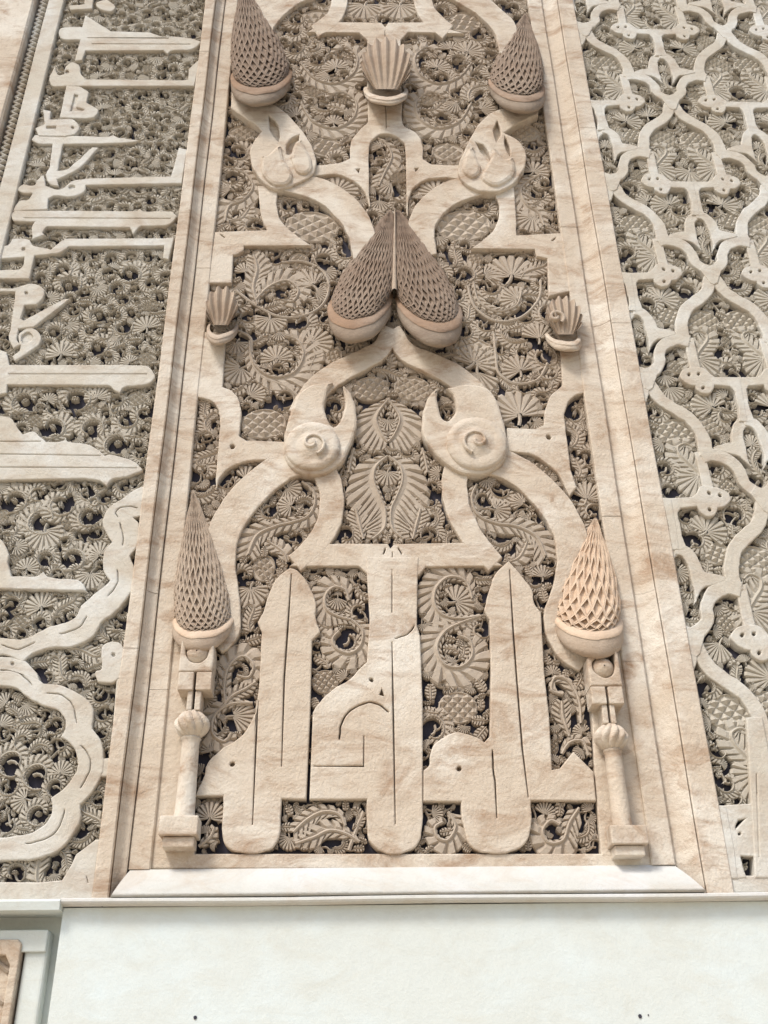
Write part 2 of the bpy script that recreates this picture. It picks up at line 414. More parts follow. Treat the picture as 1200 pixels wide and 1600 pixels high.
NAME={'ring':'scroll_leaf','fan':'fan_leaf','palm':'palmette','bud':'bud','let':'leaflet','seed':'seed_medallion'}
def kindname(t):
    for k in NAME:
        if t.startswith(k): return NAME[k]
class Traced:
    """single large leaves and stalks of the centre panel, each along its own curve"""
    def __init__(s,panel,top,mat): s.p=panel; s.top=top; s.mat=mat; s.loops=[]
    def leaf(s,sp,WL,WR,nr,skew=.9,name='scroll_leaf',mir=None,th=1.03):
        P=pts(sp)
        if mir: P=[(mir-p[0],p[1],p[2]) for p in P]; WL,WR=WR,WL
        C=[U(a,b,s.top) for a,b in smooth(P,False,6)]; sc=Sc(P[0][0],P[0][1],s.top)
        f=lambda W:(lambda t:float(np.interp(t,np.linspace(0,1,len(W)),W))*sc)
        V=[];Fc=[]; fluted(V,Fc,C,f(WL),f(WR),nr,skew); tube(V,Fc,C,.0035,1.08)
        T=s.p.yg-s.top; n=len(C); L=[];Rr=[]
        for i in range(n):
            a=C[max(0,i-1)];c=C[min(n-1,i+1)];dx,dy=c[0]-a[0],c[1]-a[1];l=math.hypot(dx,dy) or 1
            wl,wr=f(WL)(i/(n-1))*.85,f(WR)(i/(n-1))*.85
            L.append((C[i][0]-dy/l*wl,C[i][1]+dx/l*wl)); Rr.append((C[i][0]+dy/l*wr,C[i][1]-dx/l*wr))
        for i in range(0,n-3,3): s.loops.append(L[i:i+4]+Rr[i:i+4][::-1])
        return obj(name,[(v[0],s.p.yg-T*v[2]*th,v[1]) for v in V],Fc,s.mat,s.p.root)
    def both(s,sp,WL,WR,nr,skew=.9,mir=1213,**k):
        s.leaf(sp,WL,WR,nr,skew,**k); s.leaf(sp,WL,WR,nr,skew,mir=mir,**k)
    def stem(s,sp,w=.0045,mir=None,z=.98):
        P=pts(sp)
        for q in ([None,mir] if mir else [None]):
            Q=P if q is None else [(q-p[0],p[1],p[2]) for p in P]
            C=[U(a,b,s.top) for a,b in smooth(Q,False,6)]; V=[];Fc=[]; tube(V,Fc,C,w,z,0); T=s.p.yg-s.top
            V=[(v[0],s.p.yg-T*v[2],v[1]) for v in V]; obj('stalk',V,Fc,s.mat,s.p.root)
class Leaves:
    def __init__(s,panel,suf,top): s.p=panel; s.suf=suf; s.top=top; s.items=[]   # top: depth of the leaves' face
    def put(s,t,x,z,r,ang=0,mir=False,ax=1.0,th=1.0):
        if s.p.clip and s.p.clip[0]*(x-s.p.clip[1])<r*.8: return
        s.items.append((t,x,z,r,ang,mir,ax,th))
    def px(s,t,px,py,w,ang=0,mir=False,ax=1.0,th=1.0):
        """w: radius in photo pixels across"""
        x,z=U(px,py,s.top); s.put(t,x,z,w*Sc(px,py,s.top),math.radians(ang),mir,ax,th)
    def build(s,limit=290):
        root=s.p.root; T=s.p.yg-s.top; by={}
        for it in s.items: by.setdefault(kindname(it[0]),[]).append(it)
        stuffV=[];stuffF=[]
        for nm,its in by.items():
            its.sort(key=lambda i:-i[3]/(1.5+(i[2]-1.5)*.6))
            for k,(t,x,z,r,a,mir,ax,th) in enumerate(its):
                me=TPL[t+s.suf+('m' if mir else '')]
                M=Matrix.Translation((x,s.p.yg,z))@Matrix.Rotation(-a,4,'Y')@Matrix.Diagonal((r*ax,T*th,r,1))
                if k<limit:
                    o=bpy.data.objects.new(nm,me); COL.objects.link(o); o.parent=root
                    o.matrix_basis=Matrix.Translation(-Vector(root.location))@M
                else:
                    b=len(stuffV); stuffV+=[tuple(M@v.co) for v in me.vertices]; stuffF+=[tuple(b+i for i in p.vertices) for p in me.polygons]
        if stuffV: obj('small_foliage',stuffV,stuffF,LEAF if s.suf=='c' else LEAF2,root,kind='stuff')
def inside(P,L):
    L=np.array(L); x,y=P[:,0],P[:,1]; c=np.zeros(len(P),bool)
    x0,y0=L[:,0],L[:,1]; x1,y1=np.roll(x0,-1),np.roll(y0,-1)
    bb=(x>=x0.min())&(x<=x0.max())&(y>=y0.min())&(y<=y0.max()); k=np.where(bb)[0]
    xx,yy=x[k][:,None],y[k][:,None]
    cr=((y0>yy)!=(y1>yy))&(xx<(x1-x0)*(yy-y0)/np.where(y1==y0,1e-12,y1-y0)+x0)
    c[k]=cr.sum(1)%2==1; return c
def dens(L,step=.004):
    out=[]
    for i in range(len(L)):
        a,b=L[i-1],L[i]; n=max(1,int(math.hypot(b[0]-a[0],b[1]-a[1])/step))
        out+=[(a[0]+(b[0]-a[0])*k/n,a[1]+(b[1]-a[1])*k/n) for k in range(n)]
    return out
def pack(lv,region,rmax,rmin,extra=(),N=16000,types=None,grow=1.12,vary=None):
    """greedy packing of leaves between the raised bands"""
    R=np.array(region); lo,hi=R.min(0),R.max(0)
    P=lo+RNG.random((N,2))*(hi-lo); P=P[inside(P,region)]
    bars=[L for L in list(lv.p.loops)+list(extra) if max(p[0] for p in L)>lo[0] and min(p[0] for p in L)<hi[0]]
    keep=np.ones(len(P),bool)
    for L in bars: keep&=~inside(P,L)
    P=P[keep]; C=np.full(len(P),1.0)
    allp=[q for L in bars+[region] for q in dens(L)]
    kd=kdtree.KDTree(len(allp))
    for i,q in enumerate(allp): kd.insert((q[0],q[1],0),i)
    kd.balance()
    for i,p in enumerate(P): C[i]=kd.find((p[0],p[1],0))[2]+.002
    for (t,x,z,r,a,m,ax,th) in lv.items:
        e=.58 if t[:4]=='palm' else .62 if t[:3]=='let' else .88; C=np.minimum(C,np.hypot((P[:,0]-x)/max(ax,.6)*1.0,P[:,1]-z)*1.0-r*e)
    placed=[]
    for lvl in np.geomspace(rmax,rmin,9):
        while True:
            ok=np.where(C>=lvl*.96)[0]
            if len(ok)==0: break
            i=ok[RNG.integers(len(ok))] if lvl<rmax*.99 else ok[np.argmax(C[ok]*RNG.uniform(.6,1,len(ok)))]
            r=min(C[i],rmax*RNG.uniform(.82,1)); x,z=P[i]
            C=np.minimum(C,np.hypot(P[:,0]-x,P[:,1]-z)-r); C[i]=-1
            placed.append((x,z,r))
    n1=len(placed); C=C*0+1
    for i,p in enumerate(P): C[i]=kd.find((p[0],p[1],0))[2]+.001
    for (x,z,r) in placed+[(i[1],i[2],i[3]*(.6 if i[0][:4]=='palm' else .9)) for i in lv.items]: C=np.minimum(C,np.hypot(P[:,0]-x,P[:,1]-z)-r*.92)
    low=[]
    while True:
        ok=np.where(C>=rmin*.78)[0]
        if len(ok)==0: break
        i=ok[RNG.integers(len(ok))]; x,z=P[i]; r=max(rmin*1.25,C[i]*1.8)
        C=np.minimum(C,np.hypot(P[:,0]-x,P[:,1]-z)-r*.95); C[i]=-1; low.append((x,z,r))
    for (x,z,r) in low: lv.put(('fan0','fan1','let','bud0')[int(RNG.integers(4))],x,z,r*1.15,RNG.uniform(0,6.28),RNG.random()<.5,1,RNG.uniform(.55,.78))
    big=rmax*.55
    for (x,z,r) in placed:
        a=RNG.uniform(0,2*math.pi); m=RNG.random()<.5; q=RNG.random()
        if r>big: t='ring0' if q<.32 else 'ring1' if q<.52 else 'ring2' if q<.68 else 'fan0' if q<.75 else 'fan1' if q<.82 else 'palm0' if q<.90 else 'palm1' if q<.95 else 'seed'
        elif r>rmax*.36: t='fan0' if q<.12 else 'fan1' if q<.35 else 'let' if q<.62 else 'ring1' if q<.84 else 'bud1' if q<.9 else 'palm1'
        else: t='fan0' if q<.4 else 'let' if q<.6 else 'bud0' if q<.85 else 'bud1'
        ax=RNG.uniform(.86,1.14)
        lv.put(t,x,z,r*grow*(1.08 if t[:3] in('let','bud') else 1),a,m,ax,RNG.uniform(.82,1.04))
    return placed
def vines(lv,placed,mat,name='stem',frac=.7,maxd=.11):
    """curved stalks that tie neighbouring leaves together, one mesh"""
    if not placed: return
    kd=kdtree.KDTree(len(placed)); V=[];Fc=[]
    for i,p in enumerate(placed): kd.insert((p[0],p[1],0),i)
    kd.balance(); T=lv.p.yg-lv.top; done=set()
    for i,(x,z,r) in enumerate(placed):
        for q,j,d in kd.find_n((x,z,0),4)[1:]:
            if (j,i) in done or d>maxd or random.random()>frac: continue
            done.add((i,j)); a=placed[j]; mx,mz=(x+a[0])/2,(z+a[1])/2; dx,dz=a[0]-x,a[1]-z; s=random.uniform(-.3,.3)
            C=smooth([(x,z,0),(mx-dz*s,mz+dx*s,0),(a[0],a[1],0)],False,4)
            W=[];Fz=[]; tube(W,Fz,C,.0022,.72,.25); b=len(V)
            V+=[(v[0],lv.p.yg-T*v[2],v[1]) for v in W]; Fc+=[tuple(b+k for k in f) for f in Fz]
    obj(name,V,Fc,mat,lv.p.root,kind='stuff')

# ================================================================== CENTRE PANEL
cp=empty('carved_panel',((l3+r0)/2,YC,zs_t),'tall central panel of brown cream stucco carved with interlaced arches, large letters and leafy scrolls','carved panel')
CP=Panel(cp,YC,GC,BAND)
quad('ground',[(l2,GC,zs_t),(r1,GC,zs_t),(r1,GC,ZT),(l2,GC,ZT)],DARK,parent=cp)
# foot border and the plain side backings of the colonnettes
CP.add('foot_border',[(p[0],p[1]) for p in pts('214,1334* 1052,1334* 1058,1358* 208,1358*')],dy=-.004)
CP.add('side_backing',smooth(pts('238,1010* 262,985* 300,1000 318,1010* 322,1060* 306,1120* 303,1210* 300,1290* 305,1338* 210,1338*')),dy=-.004)
CP.add('side_backing',smooth(pts('962,1000* 985,1000* 1055,1338* 940,1338* 936,1290* 930,1210* 926,1130* 920,1065* 935,1045*')),dy=-.004)
sl=lambda s,w=3.2,**k: slit(pts(s,**k),w)
CP.add('letter',smooth(pts('453,887* 438,897 424,918 413,950 403,972* 409,988* 406,1050 402,1094 393,1127 373,1153 342,1173 324,1193 317,1217 305,1243* 349,1243* 347,1306 356,1324 375,1332 402,1332 425,1325 436,1306 440,1248* 479,1248* 485,1117* 488,1000* 500,987* 494,968 492,935 478,906 464,891')),
   [sl('455,897* 450,980* 445,1060* 440,1198*'),sl('403,1096* 400,1150* 394,1288*'),disc(363,1194,4,8)])
CP.add('letter',smooth(pts('489,1113* 500,1096 520,1077 545,1062 560,1047* 573,1034* 577,966* 573,900* 573,870* 655,870* 653,900* 652,975* 656,994* 660,1100* 661,1252* 659,1300 650,1321 630,1333 604,1333 584,1322 574,1302 573,1249* 484,1249*')),
   [sl('613,890* 613,957*'),sl('613,1003* 615,1110* 618,1288*'),sl('492,1197* 568,1197* 569,1149*'),sl('530,1155 533,1133 547,1110 573,1098 594,1101 608,1112'),sl('618,997 636,991 648,976',2.2),disc(581,1062,3.5,8),[(592,1085),(600,1087),(597,1075)]])
CP.add('letter',smooth(pts('662,1203* 670,1196 672,1180 680,1162 697,1149 718,1144 742,1150 757,1160* 766,1150* 767,1050* 765,968* 756,953* 763,928 773,898 795,876* 814,898 831,920 834,940 846,957* 850,1050* 858,1117* 862,1203* 875,1200* 895,1174* 928,1206* 932,1251* 830,1251* 830,1292 822,1315 800,1330 762,1333 735,1320 724,1290 720,1252* 662,1252*')),
   [sl('796,890* 802,980* 808,1060* 817,1167* 826,1246*'),sl('769,1172 773,1220* 777,1278*'),disc(717,1201,4,8)])
# cross bar with the arch feet
CP.add('cross_bar',smooth(pts('527,849* 606,849* 611,856* 616,849* 724,847* 786,884* 665,885* 656,898* 575,898* 560,885* 452,885* 500,850*')),[sl('613,862* 613,884*'),sl('598,866 603,856',2.5),sl('628,866 623,856',2.5)])
def rb(name,s,w,holes=(),dy=0,mat=None,**k): return CP.add(name,stroke(pts(s,**k),w),holes,dy,mat)
rb('arch_foot','460,880 493,850 515,812 518,770 508,738 495,715',[30,34,38,38,38,34])
rb('arch_foot','775,881 745,848 720,805 711,770 712,738 722,715',[30,34,38,40,40,34])
rb('arch_leg','480,715 435,732 385,775 352,825 342,880 352,940 352,985 335,1008',[44,46,50,50,52,46,44,30])
rb('arch_leg','755,715 805,732 853,772 885,818 897,865 890,915 872,965 885,1010 915,1035',[44,44,48,50,54,50,44,40,30])
rb('pointed_arch','611,512 594,545 555,567 520,586 490,612 468,650',[26,30,33,36,38,40])
rb('pointed_arch','613,514 636,549 680,570 716,590 742,616 760,655',[26,30,33,36,38,40])
# scrolls with horns
def scroll(s,cx,cy,r,sg,holes=()):
    o=CP.add('scroll_horn',smooth(pts(s)),holes,dy=.014,b=.007)
    x,z=U(cx,cy,-.02); R=r*Sc(cx,cy); V=[];Fc=[]; m=40
    prof=[(1.0,.004),(.98,-.003),(.92,-.006),(.70,-.008),(.62,-.006),(.55,-.007),(.4,-.012),(.2,-.016),(.01,-.018)]
    for rr,dy in prof:
        for i in range(m):
            a=2*math.pi*i/m; q=rr*(1+.16*((i/m)-.5)*(1 if .3<rr<.95 else 0)*sg)
            V.append((x+R*q*math.cos(a)*sg,-.018+dy,z+R*q*math.sin(a)*1.05))
    for k in range(len(prof)-1):
        for i in range(m): j=(i+1)%m; q=(k*m+i,k*m+j,(k+1)*m+j,(k+1)*m+i); Fc.append(q if sg>0 else q[::-1])
    obj('scroll_disc',V,Fc,BAND,o,smooth=True)
    V=[];Fc=[]; C=[(x+a*sg,z+b) for a,b in spiral(R*.50,R*.06,-1.2,6.5,46)]
    tube(V,Fc,C,.0042,1,0); obj('scroll_ridge',[(v[0],-.024-.009*v[2]-.008*(1-math.hypot(v[0]-x,v[1]-z)/R),v[1]) for v in V],Fc,BAND,o,smooth=True)
scroll('443,700 446,670 455,640 466,615 481,603 500,598 520,597* 511,612 507,636 512,655 522,666 533,653 539,630 536,601* 549,614 557,642 556,670 545,700 533,722 515,735 490,742 465,736 449,722',488,696,43,1)
scroll('794,700 790,670 782,640 770,613 750,602 725,600 697,606* 710,620 712,640 702,656 690,650 684,627 683,603* 668,622 660,650 661,680 677,703 695,723 717,736 745,741 770,735 787,720',745,692,47,-1)
# side bands
CP.add('side_band',smooth(pts('312,518* 352,520* 352,531* 348,604* 362,611 373,624 377,645 373,681* 385,688* 448,690* 452,738* 428,722 405,718 380,722 360,729 345,744 337,762* 338,733 341,700 344,657 339,636 328,625 307,619*')),[disc(363,697,4,8)])
CP.add('side_band',smooth(pts('865,515* 905,515* 907,525* 914,612* 898,618 886,632 882,652 888,700* 892,733* 901,760* 890,775* 872,740 850,720 825,708 790,705* 792,668* 836,670* 850,664* 852,640 861,618 879,601* 874,531*')),[disc(857,683,4,8)])
CP.add('bar_band',smooth(pts('336,362* 418,359* 408,336 403,290* 434,290* 433,325 445,352 486,383* 381,384* 379,393 364,398* 362,442* 325,442*')),[sl('345,366 351,371',2)])
CP.add('bar_band',smooth(pts('768,292* 803,292* 806,330 807,367* 878,364* 890,455* 858,462* 855,403* 838,400* 836,389* 737,388* 765,366 778,345 780,320')),[sl('862,376 869,371',2)])
rb('arch_leg','440,283 500,296 540,324 562,356 572,400',[26,36,42,42,40],dy=.004)
rb('arch_leg','770,285 708,299 673,325 658,356 663,400',[26,38,42,42,40],dy=.004)
CP.add('central_arch',smooth(pts('574,140* 629,140* 629,192 650,207 660,225 661,248* 675,256 720,258* 720,279* 690,277 665,281 645,295 637,318 636,337* 633,228 620,213 603,208 588,213 577,228 577,322* 570,300 553,283 527,272 488,275* 488,259* 530,254 547,247* 548,222 560,205 575,190*')),[sl('603,153* 603,200*',2.4),[(556,264),(560,270),(563,263)],[(649,268),(655,262),(648,262)]])
CP.add('top_bar',smooth(pts('480,50* 506,34* 596,35* 602,42* 607,35* 664,34* 725,52* 638,50* 626,62* 626,146* 574,146* 574,62* 561,51*')),[sl('602,48* 603,66*',2.2)])
rb('arch_foot','492,48 518,30 530,5 530,-40',[20,24,25,25])
rb('arch_foot','700,50 672,25 661,0 660,-40',[26,28,28,28])
CP.add('arch_leg',smooth(pts('385,-40* 520,-40* 500,-10 470,3 447,20 428,42 423,64* 411,42 401,18 392,-10')),dy=.003)
CP.add('arch_leg',smooth(pts('690,-40* 735,-40 763,-5 787,17 806,37 808,60* 800,90* 781,82* 775,55 765,40 743,20 710,0 680,-15*')),dy=.003)
def flame(s,holes,ridge):
    CP.add('flame_scroll',smooth(pts(s)),[smooth(pts(h)) for h in holes],dy=.016,b=.004)
    for r in ridge: CP.add('flame_petal',smooth(pts(r)),dy=.026,b=.012)
flame('362,138* 385,156 420,160 443,173 467,197 487,227 494,253 487,273 462,287 433,295 410,283 394,258 391,232 402,213 409,204* 400,194 387,187 361,168*',
  ['420,180* 431,190 437,206 435,221* 427,212 421,198','447,240* 448,226 456,215 468,210* 465,225 453,241'],['453,243* 460,222 470,214* 482,236 489,258 478,270 462,266','418,240 430,228 439,224* 444,246 458,270 448,287 425,286 408,268 408,240*'])
flame('842,150* 810,165 775,172 751,190 735,215 721,245 716,262 722,282 745,296 773,299 797,290 813,273 822,253 820,233 807,217 788,207* 812,191 842,178*',
  ['777,188* 771,205 776,222* 783,206','743,222* 755,226 764,238 766,251* 754,240','788,212* 796,226 797,244* 790,232'],['752,256* 742,236 738,222* 727,240 722,262 735,276 750,270','788,246 778,232 771,228* 764,250 752,274 768,288 790,284 806,266 802,242*'])

# leaves of the centre panel: the large ones where the photograph has them
LC=Leaves(CP,'c',.007)
P=LC.px
TR=Traced(CP,.006,LEAF); Lf,St=TR.leaf,TR.stem
# bottom boxes
P('fan0',328,1268,20,0); Lf('310,1322 328,1308 335,1292',[6,12,6],[6,10,4],4); P('fan1',318,1298,9,30)
Lf('562,1315 540,1302 515,1297 490,1308 462,1318',[4,12,18,14,4],[4,14,20,16,6],8); Lf('540,1290 530,1272 505,1268 480,1280 458,1300',[6,20,22,22,8],[3,10,14,14,6],9); St('545,1328 555,1300 568,1268')
P('bud0',452,1265,9,20); P('bud0',540,1258,8); P('bud0',475,1322,8,80)
Lf('700,1268 712,1290 700,1312 684,1308 680,1292 692,1284',[14,20,20,16,14,4],[4,6,6,5,4,2],10); P('fan1',680,1268,12,-60); P('bud0',690,1258,7)
Lf('905,1262 890,1285 880,1312 858,1316 848,1298 860,1282 875,1288',[16,24,22,20,18,12,4],[12,10,6,6,4,4,2],12); P('palm1',915,1300,18,150); P('fan1',850,1265,14,0)
# between the letters
Lf('545,938 540,922 522,917 509,930 510,950 527,962 549,968',[3,6,6,6,6,8,10],[4,18,22,20,22,10,6],15); Lf('549,968 566,985 563,1008 546,1020 526,1013 520,998 530,986',[8,20,22,24,20,16,6],[6,8,5,5,5,4,2],13)
P('fan1',530,940,13,200); P('seedb',508,1063,24,10,False,.9); P('fan1',552,1030,13,120); P('bud1',498,905,9,40); P('fan1',565,900,10,-30)
Lf('738,935 728,908 702,901 682,918 679,942 692,960 718,966 750,962',[3,6,8,8,8,7,6,4],[6,16,25,25,24,22,12,5],19); P('fan0',722,934,24,-60)
Lf('752,962 722,972 696,986 683,1010 693,1036 718,1042 737,1026 735,1002 716,992',[4,6,8,8,8,6,6,5,3],[4,14,26,28,28,28,26,18,6],20); P('let',706,1014,13,70)
P('seedb',716,1104,33,0,False,.95,1.06); P('bud1',673,1080,13,0);P('bud1',752,1070,12,30);P('bud1',672,1112,14,80);P('bud1',752,1145,14,140)
# outside the left letter
Lf('472,752 489,766 492,786 481,806 458,815 430,822 402,836 388,866',[6,12,16,14,12,20,22,10],[2,4,6,10,14,20,24,20],16); P('fan0',446,789,17,80); P('let',436,858,26,40,False,.9); P('fan0',393,930,24,190); P('palm0',394,962,24,40)
Lf('352,1102 350,1070 358,1040 380,1025 396,1040 388,1058 370,1055',[4,6,18,22,18,12,4],[4,12,8,6,5,4,2],12); Lf('345,1108 362,1088 385,1075 400,1065',[4,14,14,4],[4,12,12,3],8); Lf('395,1098 360,1100 335,1118 332,1145 350,1158 362,1145',[3,6,8,8,6,3],[3,12,18,20,16,6],11); P('bud1',397,998,13,-70); P('fan1',325,1170,12,40)
# outside the right letter
Lf('745,756 737,778 747,804 775,817 808,822 838,838 853,868',[2,4,8,14,20,22,16],[6,14,16,16,18,22,18],16); P('fan0',783,794,19,-80); P('let',815,862,26,-40,False,.9); P('fan1',845,895,15,20); P('bud1',828,892,10,20); P('bud1',850,930,11,10)
Lf('908,1130 905,1095 890,1065 868,1058 862,1078 880,1085',[3,8,16,20,14,4],[4,10,6,5,4,2],11); Lf('890,1150 880,1120 878,1095',[4,18,6],[4,20,8],7); P('seedt',866,1165,12); Lf('878,1178 890,1160 910,1158 920,1180',[4,10,10,4],[3,4,4,2],7); P('bud0',856,1030,9,20)
# tympanum of the lower arch: two net medallions over paired scrolling leaves
P('seedb',579,605,30,12,False,1.0,1.05); P('seedb',645,605,30,-12,True,1.0,1.05); P('let',610,562,15,0)
TR.both('609,622 596,637 588,655 596,677 606,690',[3,8,10,8,3],[4,26,36,32,8],11); P('fan0',606,662,15,180)
TR.both('606,712 588,728 584,750 593,775 602,797 600,825 582,842',[3,6,6,5,5,6,6],[8,30,48,42,36,24,8],17,.7); P('fan0',606,745,18,180); P('bud0',606,775,7)
TR.both('568,842 562,818 556,795',[4,20,6],[4,18,10],7); TR.both('553,700 548,720 545,738',[4,10,4],[3,6,3],5)
# the field beside the cones
P('seedb',412,660,36,5,False,1,1.08); P('fan0',746,556,30,-25); P('seedb',742,548,34,-25,False,1.05,1.07)
St('368,452 402,477 440,494 480,490 506,472 514,444 502,420 472,407 440,409'); Lf('402,476 396,448 402,420 396,398',[4,16,20,8],[4,16,24,10],10); Lf('398,470 420,448 448,438 466,452 458,470 440,468',[6,24,26,20,12,4],[3,5,5,6,4,2],13); P('fan1',478,440,26,60); P('fan1',380,420,15,30); P('fan1',500,455,14,-80)
St('372,515 392,528 392,560 410,588 445,602 470,625 462,650'); Lf('390,532 396,566 424,588 458,582 474,556 466,532 446,524',[3,5,6,6,6,5,3],[8,12,20,28,30,24,10],19); P('fan0',430,552,22,10); P('fan0',498,530,26,-60); P('fan0',368,582,24,140); P('palm0',490,565,24,40)
St('731,445 742,478 775,500 815,494 842,466 845,436'); Lf('740,440 748,470 775,486 806,478 815,455',[6,14,14,10,4],[4,5,5,5,2],12); P('fan0',798,462,22,60); P('fan0',798,418,34,0); P('palm0',838,420,30,-10); P('fan1',765,425,20,-60)
St('772,520 775,556 780,582 806,598 840,592 856,566'); P('fan0',806,570,24,30); P('fan0',804,634,36,20); P('fan1',752,592,28,-160); P('fan1',838,520,22,20); P('palm1',800,530,24,80); P('ring0',848,600,14,0)
P('palm1',325,660,24,10);P('palm0',325,710,26,170);P('palm1',898,680,24,-10,True);P('let',905,730,18);P('fan1',915,770,22)
P('fan0',392,742,20,-50); P('seed',845,733,19,20)
# upper spandrels
P('seedb',487,352,42,-10,False,1.05,1.06); P('seedb',725,350,42,10,False,1.05,1.06); P('fan0',535,290,26,-35); P('fan0',675,295,24,35)
P('seed',378,205,22); P('seed',822,205,24)
Lf('362,262 385,272 395,292 380,312 358,322 352,345',[5,14,16,14,12,4],[4,6,8,16,22,12],12); P('let',380,335,22,-40); P('fan1',352,295,16,90)
Lf('845,272 815,292 822,318 842,332 850,352',[4,6,8,12,6],[4,18,20,16,6],12); P('fan0',825,345,24,140); P('fan0',836,262,20,-20)
Lf('590,215 605,226 612,245 602,268 592,290',[3,14,16,10,4],[3,6,6,16,10],10); P('fan1',590,228,13,60); P('fan1',605,290,18,140); P('fan1',596,318,15,200)
TR.both('470,98 492,122 524,130 552,114 558,88 540,74 522,82',[3,5,6,6,6,5,3],[6,14,18,22,20,16,6],18,mir=1207); TR.both('470,160 490,190 524,200 552,184 556,158 534,144 512,152',[3,5,6,6,6,5,3],[6,14,20,20,18,16,6],18,mir=1207)
P('fan0',522,100,18,20); P('fan0',685,100,18,-20); P('let',528,168,16,60); P('let',680,168,16,-60); P('seed',510,228,26,20,False,1,1.05); P('seed',700,235,26,0); P('seed',487,142,17); P('seed',668,150,22,0); P('fan0',735,75,22,-30); P('palm1',742,140,28,-30)
P('seed',495,28,32,60,False,.8); P('seed',725,32,34,-60,False,.8); P('fan0',570,15,26,180); P('fan0',625,15,26,180)
reg=[U(a,b,LC.top) for a,b in [(380,-30),(818,-30),(905,560),(985,1010),(945,1332),(290,1332),(272,985),(312,560)]]
pl=pack(LC,reg,.036,.0052,N=26000,extra=TR.loops)
vines(LC,pl+[(i[1],i[2],i[3]) for i in LC.items if i[3]>.05],LEAF,frac=.22,maxd=.10)
LC.build()

# ------------------------------------------------------------------ pine cones in their cups
def cone_mesh(axis,nt,nr,R,pit=.0055,rib=.74,flat=1.0):
    """axis: list of 3-d points tip->base with radii; netted surface of diamonds"""
    A=np.array([a[:3] for a in axis]); Rr=np.array([a[3] for a in axis]); m=len(A)
    tt=np.linspace(0,1,m)
    def P(u,v,dr=0):
        uu=u; u+=.0035*math.sin(v*27+u*19)+.0022*math.sin(v*41-u*33); v+=.005*math.sin(uu*26+v*17)+.003*math.sin(uu*47-v*13); dr*=1+.25*math.sin(uu*70+v*37)        # u: angle 0..1 , v: 0 tip..1 base
        v=min(max(v,0),1); c=[np.interp(v,tt,A[:,k]) for k in range(3)]; r=max(float(np.interp(v,tt,Rr))+dr*min(1,v*2.2+.15),.0005)
        a=u*2*math.pi; return (c[0]+r*math.cos(a),c[1]+r*math.sin(a)*flat,c[2])
    V=[];Fc=[]
    vs=[((j/(nr))**.88) for j in range(-1,nr+2) if j>=0]
    vs=[min(1,x) for x in vs]
    for j in range(1,nr):
        for i in range(nt):
            u0=(i+.5*(j%2))/nt; h=.5/nt
            if math.sin(u0*2*math.pi)>.45: continue          # back side, inside the wall
            v0=vs[j]; vu=vs[j-1]; vd=vs[j+1]
            cs=[(u0,vu),(u0+h,v0),(u0,vd),(u0-h,v0)]; b=len(V)
            for f,dr in((1,0),(rib,.001),(rib*.9,-pit)):
                for (a,c) in cs: V.append(P(u0+(a-u0)*f,v0+(c-v0)*f,dr))
            for r in(0,4):
                for k in range(4): l=(k+1)%4; Fc.append((b+r+k,b+r+4+k,b+r+4+l,b+r+l))
            Fc.append((b+8,b+11,b+10,b+9))
    return V,Fc
def plain(axis,dr,mt,flat=1.0,m=28):
    V=[];Fc=[]
    for (x,y,z,r) in axis:
        for i in range(m): a=2*math.pi*i/m; q=max(r+dr,.0004); V.append((x+q*math.cos(a),y+q*math.sin(a)*flat,z))
    for k in range(len(axis)-1):
        for i in range(m): j=(i+1)%m; Fc.append((k*m+i,(k+1)*m+i,(k+1)*m+j,k*m+j))
    Fc.append(tuple((len(axis)-1)*m+i for i in range(m)))
    return V,Fc
CONEPROF=[(0,.03),(.08,.13),(.2,.29),(.35,.50),(.5,.69),(.65,.85),(.78,.95),(.88,1.0),(.95,1.0),(1,.95)]
def lathe(prof,m=32):
    V=[];Fc=[]
    for (x,y,z,r) in prof:
        for i in range(m): a=2*math.pi*i/m; V.append((x+r*math.cos(a),y+r*math.sin(a),z))
    for k in range(len(prof)-1):
        for i in range(m): j=(i+1)%m; Fc.append((k*m+i,(k+1)*m+i,(k+1)*m+j,k*m+j))
    return V,Fc
def sag(V,x0,y0,k,flat,tilt=0.0,z1=None,zr=None):
    V=[(x+.0009*math.sin(z*90+x*40),y+.001*math.sin(x*80+z*60),z+.0012*math.sin(x*95)+.0006*math.sin(x*210+1)) for x,y,z in V]
    """flatten against the wall and let the front droop"""
    out=[]
    for x,y,z in V:
        yy=y0+(y-y0)*flat; f=1 if z1 is None else min(1,max(0,(z1-z)/zr))
        out.append((x,yy,z+(yy-y0)*k*1.0+(x-x0)*tilt*f))
    return out
def cup(x,z,R,s,k,flat,mat,rimmat,T,tilt=0,depth=46,hole=True):
    y0=.004; d=depth/46*s*1.1
    pr=[(x,y0,z+2*d,R*.90),(x,y0,z+1*d,R*1.0),(x,y0,z-2*d,R*1.06),(x,y0,z-5*d,R*1.09),(x,y0,z-7*d,R*1.08)]
    V,Fc=lathe(pr); obj('cup_rim',sag(V,x,y0,k,flat,tilt),Fc,rimmat,T,smooth=True)
    pr=[(x,y0,z-7*d,R*1.06),(x,y0,z-15*d,R*1.06),(x,y0,z-24*d,R*1.04),(x,y0,z-33*d,R*.93),(x,y0,z-40*d,R*.74),(x,y0,z-45*d,R*.48),(x,y0,z-48*d,R*.2),(x,y0,z-49*d,R*.01)]
    V,Fc=lathe(pr); obj('cup_bowl',sag(V,x,y0,k,flat,tilt),Fc,mat,T,smooth=True)
